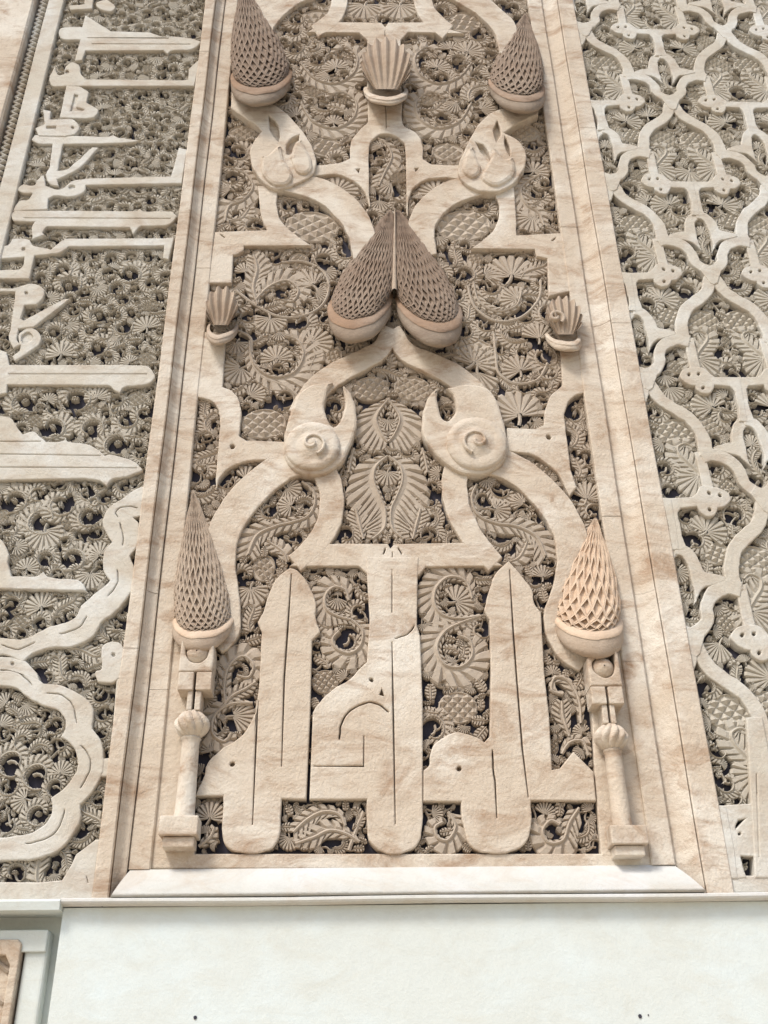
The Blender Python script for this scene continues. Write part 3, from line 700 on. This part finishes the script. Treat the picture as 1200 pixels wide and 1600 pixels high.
def pine(tip,base,w,label,mat,cupmat,nt,nr,flat=.8,extra=.45,depth=46,root=None,tilt=0.0,pit=.011,rib=.74,netmat=None,bowl=None,bulge=1.0):
    """tip, base: pixels on the axis; w: half width in px at the base"""
    s=Sc(base[0],base[1]); R=w*s
    x1,z1=U(base[0],base[1]); x0,z0=U(tip[0],tip[1])
    t=root or empty('pine_cone',(x1,0,z1),label,'pine cone','pine cone bosses in cups on the central panel')
    k=(z1-CZ)/D+extra; y0=.004
    ax=[(x0+(x1-x0)*v**bulge,y0,z0+(z1-z0)*v,R*r) for v,r in CONEPROF]
    V,Fc=plain(ax,-pit-.0015,mat); obj('cone_core',sag(V,x1,y0,k,flat,tilt,z0,z0-z1),Fc,mat,t,smooth=True)
    V,Fc=cone_mesh(ax,nt,nr,R,pit,rib); obj('scale_net',sag(V,x1,y0,k,flat,tilt,z0,z0-z1),Fc,netmat or mat,t)
    cup(x1,z1,R,s,k,flat,bowl or mat,cupmat,t,tilt,depth)
    return t
pine((302,764),(318,962),44,'brown netted pine cone in its cup above the left colonnette',CONE2,ORANGE,26,17,extra=.8,bowl=CONE2,depth=40)
pine((931,806),(918,962),49,'bright ochre netted pine cone in its cup above the right colonnette',ORANGE,ORANGE,18,11,extra=.7,rib=.80,pit=.012,bowl=CONE2,depth=52)
t=pine((611,325),(563,464),47,'pair of leaning brown pine cones sharing one pointed tip over the lower arch',CONE,RIM,32,17,extra=1.2,tilt=.30,bowl=CUPB,depth=58,bulge=1.1)
pine((622,325),(669,468),48,'',CONE,RIM,30,17,extra=1.2,tilt=-.30,bowl=CUPB,depth=60,root=t,bulge=1.1)
V=[];Fc=[]; n=12; xa,za=U(617,326); xb,zb=U(615,452)
for i in range(n+1):
    q=i/n; x=xa+(xb-xa)*q; y=-.004-.040*q; kk=(za-CZ)/D*.9; z=za+(zb-za)*q+y*kk; wd=.003+.011*q
    V+=[(x-wd,y+.035,z),(x-wd*.5,y-.001,z),(x,y-.006,z),(x+wd*.5,y-.001,z),(x+wd,y+.035,z)]
for i in range(n):
    for k in range(4): Fc.append((i*5+k,(i+1)*5+k,(i+1)*5+k+1,i*5+k+1))
obj('centre_ridge',V,Fc,CONE2,t,smooth=True)
pine((380,-35),(409,112),44,'dark netted pine cone in its cup at the upper left against the moulding',CONE,RIM,24,19,extra=1.1,bowl=CUPB,depth=54)
pine((822,18),(806,126),40,'dark netted pine cone in its cup at the upper right against the moulding',CONE,RIM,24,14,extra=1.1,bowl=CUPB,depth=52)

# ------------------------------------------------------------------ shell bosses
def shell(cx,cy,w,h,label,mat,ribs=11,broken=0,out=.05,ringmat=None,seedv=0,ang=0,cupw=.8):
    """a scallop fanning from its hinge at pixel cx,cy; w half width, h reach in pixels; ang turns the fan"""
    x,z=U(cx,cy); s=Sc(cx,cy); R=w*s; Hh=U(cx,cy-h)[1]-z; k=(z-CZ)/D; ca,sa=math.cos(math.radians(ang)),math.sin(math.radians(ang))
    t=empty('shell_boss',(x,0,z),label,'shell boss','shell bosses on the central panel')
    V=[];Fc=[]; n=ribs*6+1; m=12
    for j in range(m+3):
        v=min(1,j/m)
        for i in range(n):
            u=i/(n-1); ph=math.radians(205-230*u); c=math.cos(u*ribs*2*math.pi)
            rr=v**.8*(1+.05*c*v); 
            if broken: rr*=1-.07*abs(math.sin(u*9+seedv))-.025*math.sin(u*31+seedv)
            X=R*rr*math.cos(ph); Z=Hh*(.08+.92*rr*(.5*math.sin(ph)+.5)) if math.sin(ph)>0 else Hh*(.08+.46*rr*(1+math.sin(ph)))
            dp=out*(.62+.38*math.sin(min(1,v)*math.pi*.62))*(.72+.28*math.sin(max(0,math.sin(ph))*1.57))+.007*c*(v**.6)
            if broken: dp*=1-.16*math.sin(u*13+v*9+seedv)
            if j>m: f=(j-m); dp*=(.80,.10)[f-1]; X*=(.98,.9)[f-1]; Z=Z*(.985,.95)[f-1]
            X*=1+.5*(1-v)*0; Z-=Hh*.10
            if not ang: X+=R*.45*math.cos(ph)*(1-v)**.7
            a_,b_=X*ca-Z*sa,X*sa+Z*ca
            V.append((x+a_,-dp,z+b_-dp*k*.75))
    for j in range(m+2):
        for i in range(n-1): Fc.append((j*n+i,j*n+i+1,(j+1)*n+i+1,(j+1)*n+i))
    obj('fluted_shell',V,Fc,mat,t)
    if cupw: cup(x,z+(Hh*.05 if not ang else 0),R*cupw,s,k+.7,out*.9/(R*cupw),ringmat or mat,ringmat or mat,t,0,24)
    return t
def curl(px,py,r,y,mat,T,a0,a1):
    x,z=U(px,py,y); V,Fc=[],[]; tube(V,Fc,[(x+a,z+b) for a,b in spiral(r,r*.14,a0,a1,36)],r*.2,1,0)
    obj('curl',[(v[0],y+.012-.014*v[2],v[1]) for v in V],Fc,mat,T,smooth=True)
sh=shell(603,142,38,80,'fluted scallop shell boss in a small bowl on the stem of the upper arch',CONE2,10,out=.075,ringmat=BAND,cupw=.85)
curl(634,96,.019,-.062,BAND,sh,-2.5,4.2)
shell(348,510,24,60,'worn brown shell knob at the left edge of the central panel, beside the cones',CONE2,7,out=.065,ringmat=CONE2,cupw=.95)
sh=shell(880,524,27,60,'worn shell knob with a round curl at the right edge of the central panel',CONE2,9,out=.052,ringmat=BAND,seedv=2,cupw=.95)
curl(869,494,.026,-.052,CONE2,sh,-1,6.5)

# ------------------------------------------------------------------ colonnettes
def colonnette(ox,oy,k,label,mir=1,mat=BAND):
    """ox,oy: pixel of the shaft foot centre; k: pixel size factor"""
    x,z=U(ox,oy,-.03); s=Sc(ox,oy,-.03)*k; T=empty('colonnette',(x,-.006,z-60*s),label,'colonnette','colonnettes at the foot of the central panel')
    def B(nm,x0,x1,z0,z1,y0,y1=.01,b=.003): return box(nm,x+x0*s*mir if mir>0 else x-x1*s,x+x1*s if mir>0 else x-x0*s,y0,y1,z+z0*s,z+z1*s,mat,T,b=b)
    B('base_block',-35,25,-30,0,-.048); B('plinth',-29,20,-47,-30.5,-.038)
    B('abacus_block',-27,-1,206,238,-.050); B('abacus_block',3,29,206,238,-.050)
    B('neck_block',-10,-1,172,206,-.044); B('neck_block',3,13,172,206,-.044)
    pr=[(x,-.022,z+h*s,r*s) for h,r in((-1,17),(4,17),(8,16),(60,15),(118,14.2),(126,15),(128,17),(131,14))]
    V,Fc=lathe(pr,24); obj('shaft',V,Fc,mat,T,smooth=True)
    V=[];Fc=[];m=72;n=12
    for j in range(n+1):
        v=j/n; r=27*s*(math.sin(math.pi*(.12+.78*v))**.75)
        for i in range(m):
            a=2*math.pi*i/m; q=r*(1+.22*abs(math.cos(5*a+3.6*v*mir))-.12); V.append((x+q*math.cos(a),-.024+q*math.sin(a),z+(130+44*v)*s))
    for j in range(n):
        for i in range(m): l=(i+1)%m; Fc.append((j*m+i,(j+1)*m+i,(j+1)*m+l,j*m+l))
    obj('fluted_capital',V,Fc,mat,T)
    # crescent bowl above
    n=26; P=[]; c=(1*mir,268)
    sh_=[(-28,240),(28,240),(29,262),(28,290),(20,304),(8,308)]
    for a,b in sh_: P.append((x+a*s*mir,z+b*s))
    for i in range(n+1):
        a=math.radians(75-255*i/n) ; P.append((x+(0+20*math.cos(a))*s*mir,z+(276+20*math.sin(a))*s*1.0))
    P.append((x-22*s*mir,z+312*s)); P.append((x-28*s*mir,z+300*s))
    slab('crescent',[P],-.046,.02,mat,T,.004)
    V,Fc=[],[]; 
    for j in range(7):
        v=j/6; 
        for i in range(20):
            a=2*math.pi*i/20; V.append((x+20*s*math.cos(a)*math.cos(v*1.5),-.030-.022*math.sin(v*1.5),z+(276+20*math.sin(a)*math.cos(v*1.5))*s))
    for j in range(6):
        for i in range(20): l=(i+1)%20; Fc.append((j*20+i,j*20+l,(j+1)*20+l,(j+1)*20+i))
    obj('crescent_boss',V,Fc,mat,T,smooth=True)
    return T
colonnette(287,1277,1.0,'small engaged colonnette with spiral capital under the brown cone, left of the letters')
colonnette(974,1292,.95,'small engaged colonnette with worn capital under the ochre cone, right of the letters',mir=-1)

# ================================================================== LATTICE PANEL (right)
lp=empty('lattice_panel',((r3+1.5)/2,YS,zs_b),'pale stucco panel at the right carved with a net of lobed arches and trefoils','carved panel')
LP=Panel(lp,YS,GS,PALEBAND); LP.clip=(1,r3-.003)
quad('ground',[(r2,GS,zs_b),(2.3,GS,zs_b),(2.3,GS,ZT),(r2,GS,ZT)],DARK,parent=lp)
NP=[(907,43,0,0),(1137,50,2,0),(1050,158,1,1),(957,277,0,2),(1195,277,2,2),(1108,423,1,3),(1013,580,0,4),(1185,772,1,5),(1087,1005,0,6)]
A=np.array([[1,i,j] for _,_,i,j in NP],float); XZ=np.array([U(a,b,YS) for a,b,_,_ in NP])
cx_,_,_,_=np.linalg.lstsq(A,XZ[:,0],rcond=None); cz_,_,_,_=np.linalg.lstsq(A[:,[0,2]],XZ[:,1],rcond=None)
def node(i,j): return (cx_[0]+cx_[1]*i+cx_[2]*j, cz_[0]+cz_[1]*j)
print('lattice',cx_,cz_)
nD=U(1110,421,YS)
K2=dict(k=5.4545,ox=980,oy=320); K3=dict(k=5.4545,ox=980,oy=520)
def rel(L): return [(a-nD[0],b-nD[1]) for a,b in [U(p[0],p[1],YS) for p in L]]
M_arm=rel(stroke(pts('712,530 700,600 672,720 595,795 510,860 462,960 466,1080 500,1165',**K2),[19,20,20,19,19,20,20,18]))
M_lobe=rel(stroke(pts('530,55 430,42 318,82 268,165 268,250 205,322 150,350',**K3),[18,18,18,18,18,19,20]))
M_up=rel([(p[0],p[1]) for p in pts('485,20* 565,20* 625,300* 535,300*',**K3)])
M_tre=rel(smooth(pts('445,330 478,298 555,280 640,283 700,335 742,362* 956,368* 1000,600* 1028,745* 950,745* 944,640 925,560 900,480 862,440* 730,430* 722,470 685,503 632,500 592,472 572,440* 520,428 462,392 442,360',**K3)))
M_fork=rel(smooth(pts('1040,700* 1052,772* 1008,785 988,830 998,930 1030,1060 1060,1130* 960,1035 870,1008* 742,975* 736,945* 800,925 882,905* 884,820 905,755 945,715*',**K3)))
H_dots=[rel(disc(980+a/5.4545,520+b/5.4545,2.6,7)) for a,b in((520,345),(600,335),(640,455))]
def shift(L,n,m,tw=1): return [(n[0]+(p[0]*m),n[1]+p[1]) for p in L]
LL=Leaves(LP,'s',YS+.007)
for j in range(-3,8):
    for i in range(-1,6):
        if (i+j)%2: continue
        n=node(i,j)
        if n[0]<r3-.30 or n[0]>2.1: continue
        for m in(1,-1):
            xs=n[0]+m*-.27
            if xs<r3-.28: continue
            jit=lambda L:[(p[0]+.0015*math.sin(p[1]*31+p[0]*17),p[1]+.0015*math.sin(p[0]*29)) for p in L]
            parts=[('lattice_arm',M_arm,0),('lattice_lobe',M_lobe,0)]
            if j<7: parts+=[('lattice_post',M_up,-.003),('trefoil_bar',M_tre,.001),('lattice_fork',M_fork,0)]
            for nm,L,dy in parts:
                Q=jit(shift(L,n,m))
                if min(q[0] for q in Q)<r3-.2 and max(q[0] for q in Q)<r3+.005: continue
                if min(q[1] for q in Q)<zs_b+.01: continue
                hs=[jit(shift(h,n,m)) for h in H_dots] if nm=='trefoil_bar' else []
                LP.add(nm,Q,hs,dy=dy,px=False)
        hx=cx_[1]; hz=cz_[1]
        if n[0]>r3: LP.add('lattice_node',[(n[0]-.034,n[1]+.004),(n[0]-.012,n[1]-.050),(n[0],n[1]-.058),(n[0]+.012,n[1]-.050),(n[0]+.034,n[1]+.004),(n[0]+.018,n[1]+.030),(n[0],n[1]+.022),(n[0]-.018,n[1]+.030)],px=False,dy=.0006,b=.002)
        if n[0]>r3-.02 and n[0]<2.0:
            for m in(1,-1):
                LL.put('seedb',n[0]+m*.062,n[1]+hz*.47,.056,.15*m,False,1.05,1.06)
                LL.put('palm0',n[0]+m*.075,n[1]+hz*.74,.075,-.35*m,m>0,1.0,1.02)
                LL.put('fan0',n[0]+m*.085,n[1]+hz*.90,.055,2.7*m,m>0,.9,1.02)
                LL.put('seed',n[0]+m*.165,n[1]+hz*.90,.030,0,False,.9,1)
                LL.put('seed',n[0]+m*.105,n[1]+hz*1.42,.040,.3*m,False,1,1.03)
                LL.put('fan0',n[0]+m*.10,n[1]+hz*1.22,.045,-.6*m,m<0,1,1)
            LL.put('seedt',n[0],n[1]+hz*.66,.020); LL.put('palm1',n[0],n[1]+hz*1.72,.05,.1,False,.7); LL.put('fan0',n[0],n[1]+hz*1.55,.03,0,False,.8)
xr=1.55
# foot border of the panel
zb1=U(1150,1368,YS)[1]
LP.add('foot_border',[(r3-.01,zs_b+.002),(2.3,zs_b+.002),(2.3,zb1),(r3-.01,zb1)],px=False,dy=-.001)
LP.add('foot_block',smooth(pts('1142,1305* 1175,1270* 1200,1262* 1215,1300* 1215,1340* 1130,1335*')),[disc(1156,1302,2.5,7)])
LP.add('foot_post',[(1166,1120),(1192,1120),(1240,1372),(1180,1372)],[sl('1182,1210* 1186,1338*',2.5)],dy=.001)
reg=[(r3,zb1),(xr,zb1),(xr+.2,U(0,-30,YS)[1]),(r3,U(0,-30,YS)[1])]
pl=pack(LL,reg,.036,.0055,N=24000)
vines(LL,pl,LEAF2,frac=.22,maxd=.09)
LL.build()

# ================================================================== CALLIGRAPHY PANEL (left)
kp=empty('calligraphy_panel',(l0-.3,YS,zs_b),'pale stucco panel at the left with angular raised lettering above a lobed medallion','carved panel')
KP=Panel(kp,YS,GS,PALEBAND); KP.clip=(-1,l0+.003); KP.gd=.0065
LB0=[(103,0),(90,50),(67,143),(43,227),(17,333)]
LB1=[(78,0),(66,50),(44,143),(18,227)]
pb0=xfit(LB0,YS); pb1=xfit([(78,0),(57,80),(28,180)],YS)
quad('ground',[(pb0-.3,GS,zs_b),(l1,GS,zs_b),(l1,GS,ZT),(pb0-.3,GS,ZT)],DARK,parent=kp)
a1=dict(k=3.0); a2=dict(k=3.0,oy=400); a3=dict(k=3.4286,oy=750); a4=dict(k=3.4286,oy=1050)
def kl(s,k,holes=(),nm='letter',dy=0): return KP.add(nm,smooth(pts(s,**k)),holes,dy)
def ks(s,k,w=2.4): return slit(pts(s,**k),w)
kl('320,25* 395,20* 400,-60* 445,-60* 432,40* 330,46*',a1)
kl('450,12 500,-5* 540,28 520,52 470,42',a1)
kl('275,150 292,128 385,125* 400,70* 425,85 480,120 520,145* 700,150* 770,175* 790,168 900,180 945,195* 900,230 805,236 785,252* 765,236* 402,236* 385,280* 350,285* 375,185* 290,182',a1,[ks('412,176* 790,178*',a1,2),ks('430,205* 890,206*',a1,2)])
kl('232,385 235,350 258,310* 270,348 298,345 308,310 340,290 372,310 380,345 400,370* 850,375* 880,372* 885,322* 942,270* 912,402* 360,402* 250,404',a1,[disc(105,112,3,7)])
kl('310,400* 370,404 415,430* 405,480* 460,515 440,548 400,555* 280,550*',a1,[smooth(pts('350,440* 366,445* 357,500* 395,512* 390,520* 330,520*',**a1))])
kl('200,512* 238,520* 232,560* 340,558 372,592 350,628 305,638* 180,636* 165,600* 208,580*',a1,[smooth(pts('218,590* 262,590* 262,604* 218,602*',**a1)),disc(113,199,2.5,6)])
kl('148,655* 162,632* 430,638* 505,640 530,630* 560,645 658,656* 600,668 300,674* 180,673',a1)
kl('245,668* 298,668* 280,740 270,800* 320,788 430,690* 462,690* 380,780 300,826 266,840* 275,872* 235,862 214,822 232,778',a1)
kl('80,885 108,862* 160,868 172,848* 200,820 216,868* 268,888 300,878 332,850 380,840* 402,835* 800,826* 818,765* 838,692* 878,700* 850,858* 402,866* 392,900 340,920 250,916* 226,930* 220,980* 60,988* 88,942 130,935 150,905 110,905',a1,[disc(112,292,5,9,3.5)])
kl('48,1002* 70,985* 640,990* 655,976* 672,990* 800,990 832,1015* 780,1055 660,1060 625,1096* 608,1064* 220,1060* 200,1088 212,1100* 150,1120* 150,1060 162,1038* 68,1035',a1,[ks('112,1021* 800,1023*',a1,2)])
kl('-40,1160 30,1150 60,1118* 130,1120 160,1150 240,1168* 282,1130* 312,1118* 770,1116* 815,1110* 790,1215* 765,1210* 770,1152* 320,1155* 290,1180 230,1190* 100,1205* -40,1215*',a1,[disc(36,389,3,7)])
kl('-30,105* 138,106* 162,-10* 115,-10* 110,30 90,60 -30,66*',a2)
kl('-30,150* 60,150* 150,128 200,148 206,188 170,225* 115,230* 95,292* 112,300* 300,200* 330,200* 160,332* 85,340* 80,390 100,412* 60,432* 40,380 50,330 72,165* -30,165*',a2,[disc(41,458,2.6,7)])
kl('84,372 110,345 150,335 190,368 182,415 132,450 70,492* 58,470* 95,430',a2,[smooth(pts('100,376 128,356 152,374 142,400 112,410',**a2))])
kl('-30,430* 30,450* 42,510* 680,512 720,545 726,570 690,600 600,610 575,622 560,642* 540,630 520,610 500,605* 32,603* 32,640* -30,655*',a2,[ks('42,553* 690,553*',a2,2)])
kl('-30,740* 50,758 76,800 106,835* 150,820 190,850 216,870* 290,868 305,850* 316,868 400,880 450,900 490,935* 520,930 600,950 650,980 666,1005 600,1030 530,1045 500,1076* 470,1050* 400,1043* -30,1052*',a2,[ks('0,868* 190,870*',a2,2),ks('-5,928* 470,934*',a2,2),ks('-5,990* 640,994*',a2,2)])
kl('-30,290* 25,340 46,400* 40,440* 62,512* 190,515 230,488* 262,520 400,532 450,560 462,592* 380,590* -30,580*',a3)
def ka(name,s,w,holes=(),**k): return KP.add(name,stroke(pts(s,**k),w),holes)
arcs=lambda L,w=2.2:[slit(pts(s,**k),w) for s,k in L]
KP.add('cartouche_border',smooth(pts('262,752* 219,761 190,779 168,795 160,813 166,832 174,846* 163,862 160,878 163,893 172,906* 160,918 142,932 126,946* 118,964 95,974 74,980* 55,990 41,997 20,998 -15,994* -15,1022* 10,1024 35,1034* 50,1022 76,1012 111,1010 140,998 158,973* 187,948 204,925 212,902 208,882 203,868* 214,852 218,836 216,818 208,808* 262,800*')),
   arcs([('630,200 620,175 650,145 700,140 735,150',a3),('640,230 660,290 655,350',a3),('628,480 632,540 580,620',a3),('465,730 420,790 320,825',a3),('185,870 100,905 10,885',a3)],1.6))
KP.add('medallion_ring',smooth(pts('-15,1041* 20,1046 50,1056 68,1067* 100,1072 130,1088 145,1108 144,1139* 156,1155 162,1178 160,1205 148,1232 126,1256* 125,1280 108,1312 80,1334 45,1343 -15,1345* -15,1308* 17,1307 50,1300 72,1286 81,1264 80,1246* 103,1228 119,1205 120,1181 112,1163 95,1152* 101,1138 101,1122 88,1108 66,1101 50,1094* 38,1085 23,1074 -15,1070*')),
   arcs([('248,110 330,125 390,180 412,270',a4),('438,392 480,460 475,540 430,620',a4),('345,740 310,840 240,895 140,918',a4),('5,-10 100,0 170,70',a4)],1.6))
kl('540,930 560,878 630,865 668,905 690,925* 760,895* 760,975* 640,1062 592,1088 520,1078* 510,1025 545,1008',a3,[disc(177,1023,3,8),disc(191,1038,3,8),ks('655,965* 735,915*',a3,2)],nm='knot')
KP.add('border_link',smooth(pts('-15,1026* 18,1027 40,1033* 58,1052* 62,1064* 40,1054 15,1048 -15,1046*')),[disc(19,1037,2.6,7)],dy=.0015)
KP.add('side_link',[(153,1186),(185,1182),(183,1212),(152,1214)],[disc(167,1200,2.6,7)])
KP.add('foot_border',smooth(pts('-60,1378* 60,1378* 96,1374* 112,1352* 118,1335* 135,1322* 150,1312* 166,1312* 200,1300* 200,1410* -60,1410*')),[disc(158,1376,2.4,7),sl('136,1369* 137,1378*',2)])
KP.add('edge_band',[(183,1040),(196,1040),(197,960),(215,940),(225,940),(190,1300),(162,1320),(172,1200)],dy=.0)
LK=Leaves(KP,'s',YS+.007)
for a,b,w_,t,an in[(70,810,26,'ring0',0),(72,840,26,'fan0',200),(95,785,22,'ring0',60),(140,803,20,'ring0',30),(20,780,22,'ring0',10),(110,870,22,'ring0',0),(150,860,20,'fan0',40),(30,970,16,'seed',0),(60,940,22,'fan0',30),(105,945,22,'palm0',0),(140,905,20,'fan0',180),
   (135,1020,28,'palm0',-60),(160,985,20,'palm1',30),(170,1085,22,'palm1',-20),(60,1352,36,'palm0',60),(140,1275,26,'palm0',10),(95,1040,24,'palm0',70),(40,625,22,'ring0',0),(55,655,16,'seed',0),(115,622,24,'ring0',40),(80,665,22,'ring0',0),(140,670,20,'ring0',80),(185,690,22,'ring0',0),(152,614,18,'fan0',0),(215,620,18,'seed',0),(195,655,18,'ring0',120),
   (95,420,18,'ring0',0),(105,445,20,'ring0',60),(200,425,20,'ring0',10),(155,490,16,'ring0',0),(150,540,18,'ring0',30),(95,545,22,'fan0',10),(190,510,16,'ring0',100),(230,475,13,'seed',0),(228,558,16,'seed',0),(50,557,14,'seed',0),(225,505,20,'fan0',30),(20,1110,15,'palm0',0),(85,1130,16,'ring0',0),(45,1130,18,'palm0',40),(20,1190,22,'ring2',0),(60,1210,22,'ring2',0),(30,1250,18,'fan0',100),(60,1270,18,'ring0',0),(95,1200,16,'fan0',0)]:
    LK.px(t,a,b,w_,an,random.random()<.5)
zt=U(200,-25,YS)[1]
reg=[(l0+.002,zs_b+.01),(l0+.002,zt),(pb0+.004,zt),(pb0+.004,U(5,380,YS)[1]),(U(-8,400,YS)[0],U(-8,400,YS)[1]),(U(-10,1385,YS)[0],zs_b+.01)]
pl=pack(LK,reg,.0235,.0042,N=46000)
vines(LK,pl,LEAF2,frac=.25,maxd=.075)
LK.build()

# ------------------------------------------------------------------ far left: border strip, bead chain, pilaster
pil=empty('corner_pilaster',(pb0-.08,YS,zs_b),'pale pilaster strip with a narrow zigzag bead chain at the upper left edge','pilaster')
sweep('plain_strip',strip(pb1,pb0,YS-.006,yb=.05),zs_b,ZT,PALEBAND,pil)
bw=xfit([(62,0),(40,80),(10,180)],YS)
sweep('channel',strip(bw+.001,pb1-.001,YS+.016,.001),zs_b,ZT,DARK,pil)
sweep('pilaster_body',strip(bw-.42,bw-.002,YS-.030,.006),zs_b,ZT,BAND,pil)
V=[];Fc=[]; xm=(bw+pb1)/2; wd=(pb1-bw)*.30; z=2.5; zz=[]
while z<6.3: zz.append(z); z+=.026
bead=None
for k,z in enumerate(zz):
    if bead is None:
        V=[];Fc=[]
        tube(V,Fc,[(-wd,-.013),(0,-.004),(wd,0.0),(0,.004),(-wd,.013)],.0042,1,0)
        me=bpy.data.meshes.new('bead_link'); me.from_pydata([(v[0],-.014*v[2],v[1]) for v in V],[],Fc); me.materials.append(PALEBAND); me.update(); bead=me
    o=bpy.data.objects.new('bead_link',bead); COL.objects.link(o); o.parent=pil
    o.location=Vector((xm,YS+.012,z))-Vector(pil.location)

# ------------------------------------------------------------------ recessed white niche, lower left
nx=empty('wall_recess',(XJ-.1,YS,1.3),'white plaster recess with a carved brown strip at the lower left corner','wall recess')
zl2=U(50,1424,YS-.01)[1]
hsweep('lintel_edge',[(.05,zs_b-.001),(YS-.020,zs_b-.001),(YS-.024,zs_b-.006),(YS-.020,zl2),(.058,zl2)],XJ-1.2,XJ-.0015,WHITE,nx,8)
xq=U(85,1500,.03)[0]; xs1=U(30,1500,.0)[0]
box('recess_back',XJ-1.2,XJ-.0005,.05,.3,.2,zl2+.01,WHITE,nx)
box('upright',xs1+.004,XJ-.028,.012,.049,.2,zl2-.03,WHITE,nx,b=.008)
box('stepped_head',XJ-1.2,XJ-.030,.004,.011,zl2-.075,zl2-.0305,WHITE,nx,b=.004)
zq=U(15,1468,.0)[1]
slab('carved_frame',[[(xs1-.30,.2),(xs1,.2),(xs1,zq-.01),(xs1-.008,zq),(xs1-.30,zq)],[(xs1-.018,.25),(xs1-.018,zq-.05),(xs1-.03,zq-.03),(xs1-.29,zq-.03),(xs1-.29,.25)]],-.004,.049,BAND,nx,.003)
V=[];Fc=[]
for q in range(9):
    tube(V,Fc,[(xs1-.022-.03*0,zq-.06-q*.06),(xs1-.045,zq-.045-q*.06),(xs1-.075,zq-.03-q*.06)],.006,1,0)
obj('carved_leafwork',[(v[0],.045-.035*v[2],v[1]) for v in V],Fc,LEAF,nx)

# nail holes and a hairline in the plain wall
for a,b,r in((305,1590,3),(1000,1588,3.2),(1013,1586,1.3),(160,1416,1.5)):
    x,z=U(a,b,YS+.007); q=r*Sc(a,b,YS); n=7
    obj('nail_hole',[(x+q*math.cos(i*6.283/n)*(1+.2*math.sin(i*3)),YS+.0065,z+q*math.sin(i*6.283/n)) for i in range(n)],[tuple(range(n))],DARK,bpy.data.objects['plaster_wall'])
